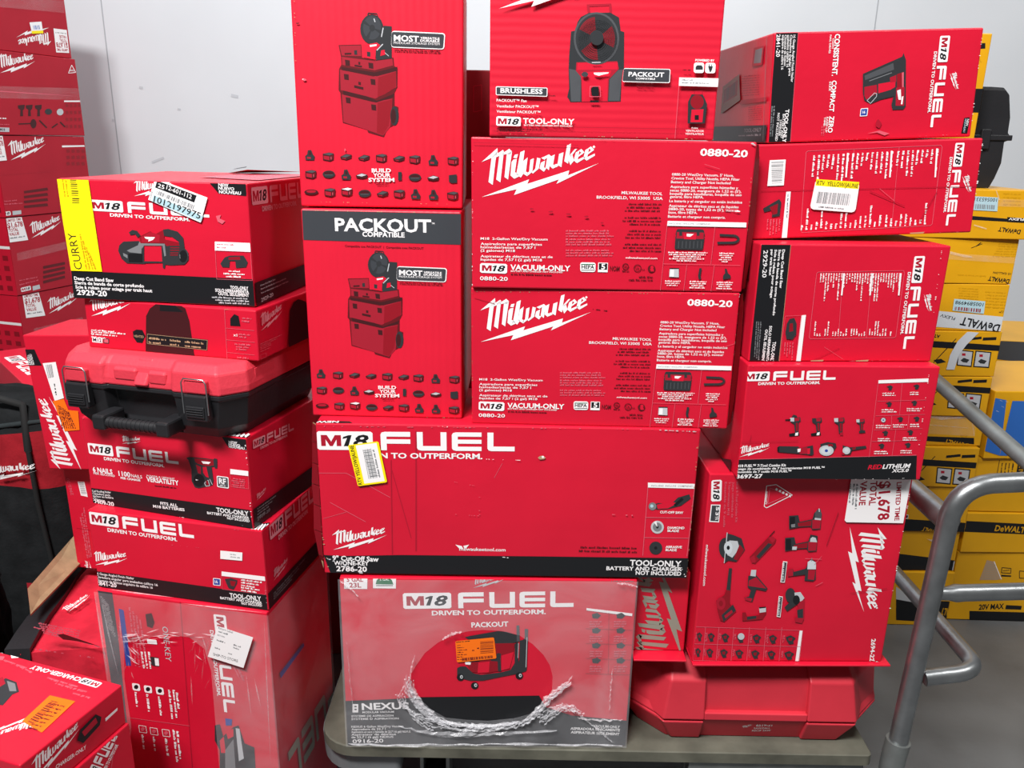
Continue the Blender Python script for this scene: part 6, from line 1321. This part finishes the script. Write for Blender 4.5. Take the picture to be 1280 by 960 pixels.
# ---------------------------------------------------------------- tool bags on the floor, lower left
pm('bag_black', '#16181a', .85, spec=.2, var=.3, vscale=30, bump=.003, bscale=140); pm('bag_red', '#9c1a26', .8, spec=.2, var=.2, vscale=30, bump=.002, bscale=140); pm('bag_grey', '#2b3133', .85, spec=.2, var=.2, vscale=30, bump=.002, bscale=140)
pm('webbing', '#0f1011', .8)
def bag(label, X, Y, yaw, w, d, h, seed, red_rows, logo=False, tilt=0, sh=.55):
    M = Matrix.Translation((X, Y, 0)) @ Matrix.Rotation(math.radians(yaw), 4, 'Z') @ Matrix.Rotation(math.radians(tilt), 4, 'Y')
    r = empty('tool_bag', M, label, 'bag', 'tool bags on the floor')
    def surf(s_, t):   # s around, t up
        a = 2 * math.pi * s_; n = 4.0
        ca, sa = math.cos(a), math.sin(a); rad = (abs(ca) ** n + abs(sa) ** n) ** (-1 / n)
        prof = (1 - .55 * max(0, (t - sh) / (1 - sh)) ** 1.6 * .55 * 1.2) * (.9 + .1 * min(1, t * 6))
        p = Vector((ca * rad * w / 2 * (.94 + .06 * prof), sa * rad * d / 2 * prof, h * t))
        nv = Vector(noise.noise_vector(Vector((ca * 2 + seed, sa * 2, t * 3)))); return p + nv * .03 * (1 if t > .02 else .2) + Vector(noise.noise_vector(Vector((ca * 6 + seed, sa * 6, t * 9)))) * .006 * (1 if t > .02 else 0)
    NS, NT = 56, 22
    body = MB(); panel = MB()
    vs = [surf(i / NS, j / NT) for j in range(NT + 1) for i in range(NS)]
    for v_ in vs: v_.z = max(v_.z, .002)
    fb, fp = [], []
    for j in range(NT):
        for i in range(NS):
            f = [j * NS + i, j * NS + (i + 1) % NS, (j + 1) * NS + (i + 1) % NS, (j + 1) * NS + i]
            (fp if (red_rows[0] <= j / NT < red_rows[1] and .56 < i / NS < .94) or (.3 + .1 * math.sin(i * .7) < j / NT < .42 + .08 * math.sin(i * .5) and (.58 < i / NS < .70 or .80 < i / NS < .93)) else fb).append(f)
    fb.append([NT * NS + i for i in range(NS)])
    body.add(vs, fb, MATS['bag_black'], True); panel.add(vs, fp, MATS['bag_red'], True)
    body.build('body', r); panel.build('pocket_panel', r, 'red fabric panel')
    def tl(s_, ts, out=.006): return [surf(s_, t) + Vector((math.cos(2 * math.pi * s_) * out, math.sin(2 * math.pi * s_) * out, 0)) for t in ts]
    for s_ in (.66, .84):
        st = MB(); st.tube(tl(s_, [.08, .3, .5, .7, .85]),   .006, MATS['webbing'], 8); st.build('strap', r)
    hb = MB(); hb.tube([surf(.66, .85), surf(.66, .95) + Vector((0, 0, .035)), surf(.75, 1) + Vector((0, 0, .05)), surf(.84, .95) + Vector((0, 0, .035)), surf(.84, .85)], .009, MATS['webbing'], 10); hb.build('handle', r)
    z = MB(); z.tube([surf(i / 24, .93) + Vector((0, 0, .006)) for i in range(25)], .006, MATS['bag_grey'], 8); z.build('zip', r)
    if logo:
        lg = MB(); P0 = surf(.68, .5); l = .19
        for p in LOGO:
            # wrap the mark onto the panel
            lg.poly([(lambda q: q + Vector((0, -.014, 0)))(Vector((surf(.782 + .068 * a, red_rows[0] + .03 + .15 * b_)))) for a, b_ in p], ink('W'))
        lg.build('logo', r)
    BAGS.append(r); return r
BAGS = []
bag('black tool bag with red front panel and white script logo, by the back left pile', -1.29, 1.87, 2, .48, .17, .79, 2, (.72, .90), True, sh=.9)
bag('small black tool bag with red panel, deep in the shade behind the other bags', -1.46, 2.19, -15, .30, .22, .50, 9, (.35, .85))
bag('dark tool bag with red pocket in the shade beside the crushed carton', -1.26, 1.52, 20, .30, .22, .47, 5, (.1, .42))
tg = MB(); p0 = at(62, 655, 2.25); tg.add([p0 + Vector((-.03, 0, -.02)), p0 + Vector((.03, .01, -.015)), p0 + Vector((.028, -.01, .04)), p0 + Vector((-.02, 0, .03))], [[0, 1, 2, 3]], ink('W'))
tg.add([p0 + Vector((-.025, -.003, .03)), p0 + Vector((.028, -.013, .04)), p0 + Vector((.03, -.01, .06)), p0 + Vector((.005, 0, .05))], [[0, 1, 2, 3]], ink('Y')); 
BAGS[1].matrix_world.inverted(); tg.v = [tuple(BAGS[1].matrix_world.inverted() @ Vector(p)) for p in tg.v]; tg.build('hang_tag', BAGS[1], 'white and yellow tag')

# ---------------------------------------------------------------- right background: yellow cartons
YD = 2.17
def zpx(y, Y=YD, x=1180): return at(x, y, Y).z
xr0 = at(1277, 298, YD).x
rows = [(236, 297), (298, 354), (355, 413), (414, 470), (471, 520), (521, 558), (559, 608), (609, 665), (666, 715)]
DL = ['yellow carton in glossy tape, highest of the yellow pile', 'plain yellow carton with tape, second from the top of the yellow pile', 'yellow carton with a grey base band and blue numbered label, third in the yellow pile', 'yellow carton with two product pictures and grey tape across, fourth in the yellow pile',
      'yellow carton with two product pictures behind the steel rail, fifth in the yellow pile', 'yellow carton under crinkled clear film, sixth in the yellow pile', 'yellow carton with black line and two pictures, seventh in the yellow pile', 'yellow carton with black base band, eighth in the yellow pile', 'yellow carton with dark base band and grey label, second from the floor']
ztop = [zpx(a) for a, b_ in rows]; zs = ztop + [zpx(716)]
def upside(v, x0, y0, x1, y1, h, col='K'): v.T('DeWALT', x1, y1, x0, y0, h, col, 2)
DW = .42
for i, (a, b_) in enumerate(rows):
    dxo = (.012, -.0, -.004, .004, 0, .006, -.003, .004, -.002)[i]
    c = Carton('yellow_tool_carton', DL[i], 'box', xr0 - DW / 2 + dxo, YD + (i % 3) * .004, zs[i + 1] + .001, (-2, 1, -1, 2, 0, 1, -1, 0, 1)[i], DW, zs[i] - zs[i + 1] - .001, .34, mat='carton_yellow', zabs=True, group='yellow cartons in the pile')
    v = c.view('front', 1120, 200, 3.2)
    if i == 0:
        v.to('carton'); v.P('K', [(280, 222), (540, 242), (540, 252), (280, 238)]); v.to('lettering'); upside(v, 412, 268, 500, 280, 17); v.P('K', [(445, 228), (520, 234), (518, 252), (444, 248)]); v.T('FLEXV', 512, 234, 452, 231, 9, 'W', 2)
        for j in range(4): v.greek(500, 135 + j * 14, 425, 132 + j * 14, 7, 'y', j)
        v.ex = .001; v.to('barcode_sticker'); v.P('c', [(312, 145), (408, 150), (404, 205), (308, 200)]); v.T('100565331', 404, 153, 314, 150, 14, 'K', 1); v.bars([(316, 176), (395, 180), (393, 198), (314, 195)], 18, 'g', 3); v.ex = .002; v.to('clear_tape'); v.P(MATS['clear_tape'], [(280, 150), (540, 160), (540, 190), (280, 180)]); v.I(MATS['film_crease_and_glint'], 310, 260, 360, 275, 5); v.I(MATS['film_crease_and_glint'], 395, 110, 412, 160, 4)
    if i == 1:
        v.to('lettering'); upside(v, 372, 465, 455, 478, 17); v.T('15 GALLON', 460, 452, 390, 446, 8, 'K', 1); v.greek(360, 462, 240, 456, 7, 'y')
        for j in range(6): v.greek(490, 335 + j * 10, 410 - j * 5, 332 + j * 10, 6, 'y', j)
        v.I('K', 340, 330, 320, 345, 3); v.I('K', 345, 335, 300, 352, 2); v.ex = .002; v.to('clear_tape'); v.P(MATS['clear_tape'], [(180, 370), (490, 390), (490, 415), (180, 395)]); v.P(MATS['film_crease_and_glint'], [(215, 365), (300, 385), (305, 390), (270, 388), (215, 375)])
    if i == 2:
        v.to('carton'); v.P('S', [(130, 600), (480, 632), (480, 690), (130, 665)]); v.to('lettering'); upside(v, 265, 628, 418, 660, 32); v.T('FLEXV', 238, 630, 180, 615, 12, 'K', 1); v.T('17"', 430, 603, 415, 600, 10, 'K', 1)
        for j in range(6): v.greek(440, 530 + j * 12, 355, 525 + j * 12, 6, 'y', j); v.greek(330, 515 + j * 10, 250, 510 + j * 10, 6, 'y', j + 9)
        v.ex = .001; v.to('barcode_sticker'); v.P('c', [(232, 555), (356, 565), (350, 615), (225, 602)]); v.T('1005894998', 350, 572, 238, 562, 14, 'K', 1); v.bars([(235, 586), (340, 595), (338, 610), (233, 600)], 18, 'r', 3)
    if i in (3, 4, 6):
        oy = {3: 0, 4: 170, 6: 470}[i]; ox = {3: 0, 4: -38, 6: -84}[i]
        def S(pts): return [(x + ox, y + oy) for x, y in pts]
        v.to('carton'); v.P('K', S([(120, 722), (430, 742), (430, 765), (120, 748)])); v.to('lettering'); v.I('K', 150 + ox, 810 + oy, 240 + ox, 715 + oy, 3); v.P('K', S([(150, 800), (180, 795), (200, 808), (165, 815)])); v.P('K', S([(348, 710), (402, 708), (400, 720), (346, 722)])); v.P('K', S([(285, 712), (342, 706), (342, 716), (284, 722)])); v.T('ATV', 178 + ox, 700 + oy, 140 + ox, 695 + oy, 12, 'K', 2)
        for q in ([(318, 762), (382, 768), (372, 832), (308, 828)], [(248, 758), (310, 764), (302, 828), (242, 822)]): v.to('contents_panel'); v.P('K', S(q)); m = (sum(p[0] for p in q) / 4, sum(p[1] for p in q) / 4); v.P('L', S([(m[0] + (x - m[0]) * .86, m[1] + (y - m[1]) * .86) for x, y in q])); v.P('i', S([(m[0] - 18, m[1] + 8), (m[0] - 5, m[1] - 2), (m[0] + 18, m[1] + 6), (m[0] + 8, m[1] + 18), (m[0] - 8, m[1] + 16)])); v.P('d', S([(m[0] - 12, m[1] - 20), (m[0] + 2, m[1] - 20), (m[0] + 2, m[1] - 10), (m[0] - 12, m[1] - 10)]))
        if i == 3: v.ex = .001; v.to('grey_tape'); v.P('S', [(285, 686), (330, 690), (280, 740), (250, 780), (232, 838), (200, 838), (215, 780), (245, 725)])
    if i == 5:
        v = c.view('front', 1120, 440, 5.333); v.to('carton'); v.P('K', [(160, 560), (520, 572), (520, 615), (160, 590)]); v.to('lettering'); upside(v, 330, 580, 485, 612, 30, 'y'); v.greek(480, 555, 420, 550, 14, 'y'); v.ex = .002; v.to('clear_tape'); v.P(MATS['film_crease_and_glint'], [(190, 400), (320, 395), (490, 425), (440, 440), (300, 450), (190, 430)]); v.P(MATS['clear_tape'], [(170, 400), (540, 420), (520, 560), (160, 540)]); v.I(MATS['film_crease_and_glint'], 180, 480, 480, 505, 3); v.I(MATS['film_crease_and_glint'], 500, 440, 520, 560, 4)
    if i in (7, 8):
        v = c.view('front', 1120, 600, 4.8); v.to('carton')
        if i == 7: v.P('K', [(0, 230), (500, 262), (500, 340), (0, 320)]); v.to('lettering'); upside(v, 165, 280, 260, 310, 30, 'y'); v.P('W', [(50, 205), (75, 208), (72, 232), (45, 230)]); v.P('K', [(53, 210), (72, 212), (69, 228), (49, 226)]); v.I('K', 80, 60, 200, 40, 6)
        else:
            v.P('K', [(0, 440), (500, 500), (500, 600), (0, 560)]); v.to('lettering')
            for j in range(6): v.greek(510, 375 + j * 18, 400, 370 + j * 18, 8, 'y', j)
            v.ex = .001; v.to('barcode_sticker'); v.P('L', [(345, 485), (500, 505), (470, 560), (335, 540)]); v.bars([(360, 495), (480, 510), (465, 545), (350, 530)], 20, 'i', 3); v.ex = .002; v.to('clear_tape'); v.P(MATS['film_crease_and_glint'], [(180, 350), (255, 360), (250, 385), (215, 370)])
    c.done({'barcode_sticker': 'pale barcode label'} if i in (0, 2, 8) else None)
c = Carton('yellow_tool_carton', 'yellow and black carton on the floor at the foot of the yellow pile', 'box', xr0 - DW / 2 + .0, YD, .001, 0, DW, zs[-1] - .001, .34, mat='carton_yellow', zabs=True)
v = c.view('front', 1120, 600, 4.8); v.to('carton'); v.P('K', [(0, 715), (500, 735), (500, 870), (0, 840)]); v.to('lettering'); v.P('L', [(0, 640), (60, 680), (110, 735), (0, 715)]); v.T('DeWALT', 390, 780, 275, 768, 40, 'y', 2); c.done()
# second column of the pile
rows2 = [(488, 572), (573, 640), (641, 690), (691, 736), (737, 776)]
D2 = ['yellow carton wrapped with wide blue tape bands, on the right side of the yellow pile', 'yellow carton with black lettering under the blue taped one', 'yellow carton with black brand band in the second yellow column', 'yellow carton with a torn open brown corner in the second yellow column', 'yellow and black carton on the floor at the right of the yellow pile']
xl2 = xr0 + .016; Z2 = [zpx(a, YD + .03, 1260) for a, b_ in rows2] + [0.001]
for i in range(5):
    c = Carton('yellow_tool_carton', D2[i], 'box', xl2 + .25, YD + .03 + .004 * (i % 2), Z2[i + 1] + .001, (2, 0, 1, 0, -1)[i], .50 - .02 * (i == 0), Z2[i] - Z2[i + 1] - .002, .34, mat='carton_yellow', zabs=True, group='yellow cartons in the pile')
    v = c.view('front', 1120, 440, 5.333)
    if i == 0:
        v.ex = .0008; v.to('blue_tape'); v.P('b', [(628, 300), (735, 320), (690, 690), (565, 650)]); v.P('b', [(775, 325), (1000, 330), (1000, 560), (790, 690), (690, 690)]); v.ex = 0; v.to('lettering'); v.P('K', [(545, 420), (575, 440), (555, 620), (525, 600)]); v.ex = .0016; v.to('clear_tape')
        for x, y in ((690, 320), (725, 325), (700, 360), (665, 390), (695, 540)): v.I(MATS['film_crease_and_glint'], x, y, x + 18, y + 8, 5)
    if i == 1:
        v.to('lettering'); v.I('K', 690, 720, 665, 860, 4); v.P('K', [(815, 730), (860, 735), (850, 880), (790, 870)]); v.T('WALT', 835, 860, 850, 745, 26, 'y', 2)
        for j in range(4): v.greek(705 + j * 24, 740, 690 + j * 24, 850, 10, 'K', j)
    if i == 2:
        v = c.view('front', 1120, 600, 4.8); v.to('carton'); v.P('K', [(420, 245), (1000, 275), (1000, 335), (400, 310)]); v.to('lettering'); v.T('DeWALT', 590, 305, 770, 317, 34, 'y', 2); v.P('K', [(690, 80), (750, 80), (735, 190), (668, 185)]); v.T('20V', 635, 140, 630, 185, 22, 'K', 2)
    if i == 3:
        v = c.view('front', 1120, 600, 4.8); v.to('carton'); v.P('T', [(500, 600), (545, 480), (590, 490), (610, 540), (628, 595), (600, 600)]); v.I('W', 588, 488, 632, 596, 4)
        for j in range(8): v.I('D', 520 + j * 3, 592 - j * 13, 612 - j * 2, 594 - j * 12, 2)
        v.to('lettering'); v.O('K', [(635, 525), (690, 530), (688, 560), (632, 556)], 4); v.I('K', 640, 545, 680, 540, 3); v.P('K', [(630, 568), (690, 572), (690, 580), (630, 578)]); v.O('K', [(740, 545), (800, 550), (800, 590), (740, 588)], 4)
    if i == 4:
        v = c.view('front', 1120, 600, 4.8); v.to('carton'); v.P('K', [(440, 785), (1000, 800), (1000, 900), (440, 880)]); v.to('lettering'); v.T('20V MAX', 495, 778, 645, 772, 30, 'K', 2); v.P('K', [(660, 750), (755, 755), (750, 778), (655, 775)])
    c.done({'blue_tape': 'wide blue tape'} if i == 0 else None)
# carton by the wall
c = Carton('yellow_tool_carton', 'tall dull yellow carton with grey upper band by the wall at the right edge', 'box', at(1300, 450, 3.0).x + .1, 3.0, .001, -6, .50, at(1250, 428, 3.0).z, .4, mat='carton_yellow', zabs=True)
v = c.view('front', 0, 0, 1); v.to('carton'); v.P('G', [(1225, 420), (1400, 440), (1400, 470), (1225, 446)]); v.E('i', 1272, 470, 4, 9); v.I('i', 1272, 470, 1278, 482, 2); v.ex = 0; c.done()
# tall yellow carton and black toolbox on top of the pile
zt = ztop[0] + .001
YA = 2.18
tl_, tr_ = at(1204, 40, YA), at(1258, 42, YA)
c = Carton('yellow_tool_carton', 'tall yellow carton with a black band standing behind the topmost red nailer carton', 'box', (tl_.x + tr_.x) / 2 - .03, YA, zt, 0, (tr_.x - tl_.x) * .95, tr_.z - zt, .05, tilt=0, mat='carton_yellow', zabs=True)
v = c.view('front', 880, 20, 3.2); v.to('carton'); v.P('K', [(1000, 290), (1230, 292), (1230, 388), (1000, 385)]); v.to('lettering'); v.P('K', [(1095, 110), (1125, 108), (1125, 130), (1095, 132)]); v.I('y', 1100, 165, 1108, 185, 4); c.done()
pts = [(1243, 108), (1258, 109), (1263, 116), (1264, 146), (1261, 166), (1263, 169), (1262, 176), (1256, 178), (1252, 206), (1243, 226), (1236, 236)]
Yt = 2.24
pl = [at(x, y, Yt) for x, y in pts]; pl = [Vector((p.x, Yt, max(p.z, zt))) for p in pl]; xl = pl[0].x - .03
pl = [Vector((xl, Yt, zt))] + [Vector((xl, Yt, pl[0].z))] + pl; pl[-1].z = zt
tb = empty('tool_box', Matrix.Translation((xl, Yt, zt)), 'black plastic tool box on top of the yellow pile at the right', 'tool box')
ti = tb.matrix_world.inverted(); b = MB()
r0 = [ti @ p for p in pl]; cen = sum(r0, Vector()) / len(r0)
def inset(r, t, y): return [Vector((cen.x + (p.x - cen.x) * t, y, max(0, cen.z + (p.z - cen.z) * t) if p.z > .002 else 0.0)) for p in r]
b.rings([inset(r0, .94, 0), inset(r0, 1, .012), inset(r0, 1, .19), inset(r0, .94, .20)], MATS['case_black']); b.build('body', tb, bev=.002)
b = MB(); zr = (at(1262, 172, Yt).z - zt); b.box(-.004, r0[7].x + .005, -.004, .204, zr - .008, zr + .006, MATS['case_black'], .002); b.build('lid_rim', tb)
b = MB(); b.box(.015, .04, -.008, .002, zr - .03, zr + .02, MATS['case_black'], .002); b.build('latch', tb)
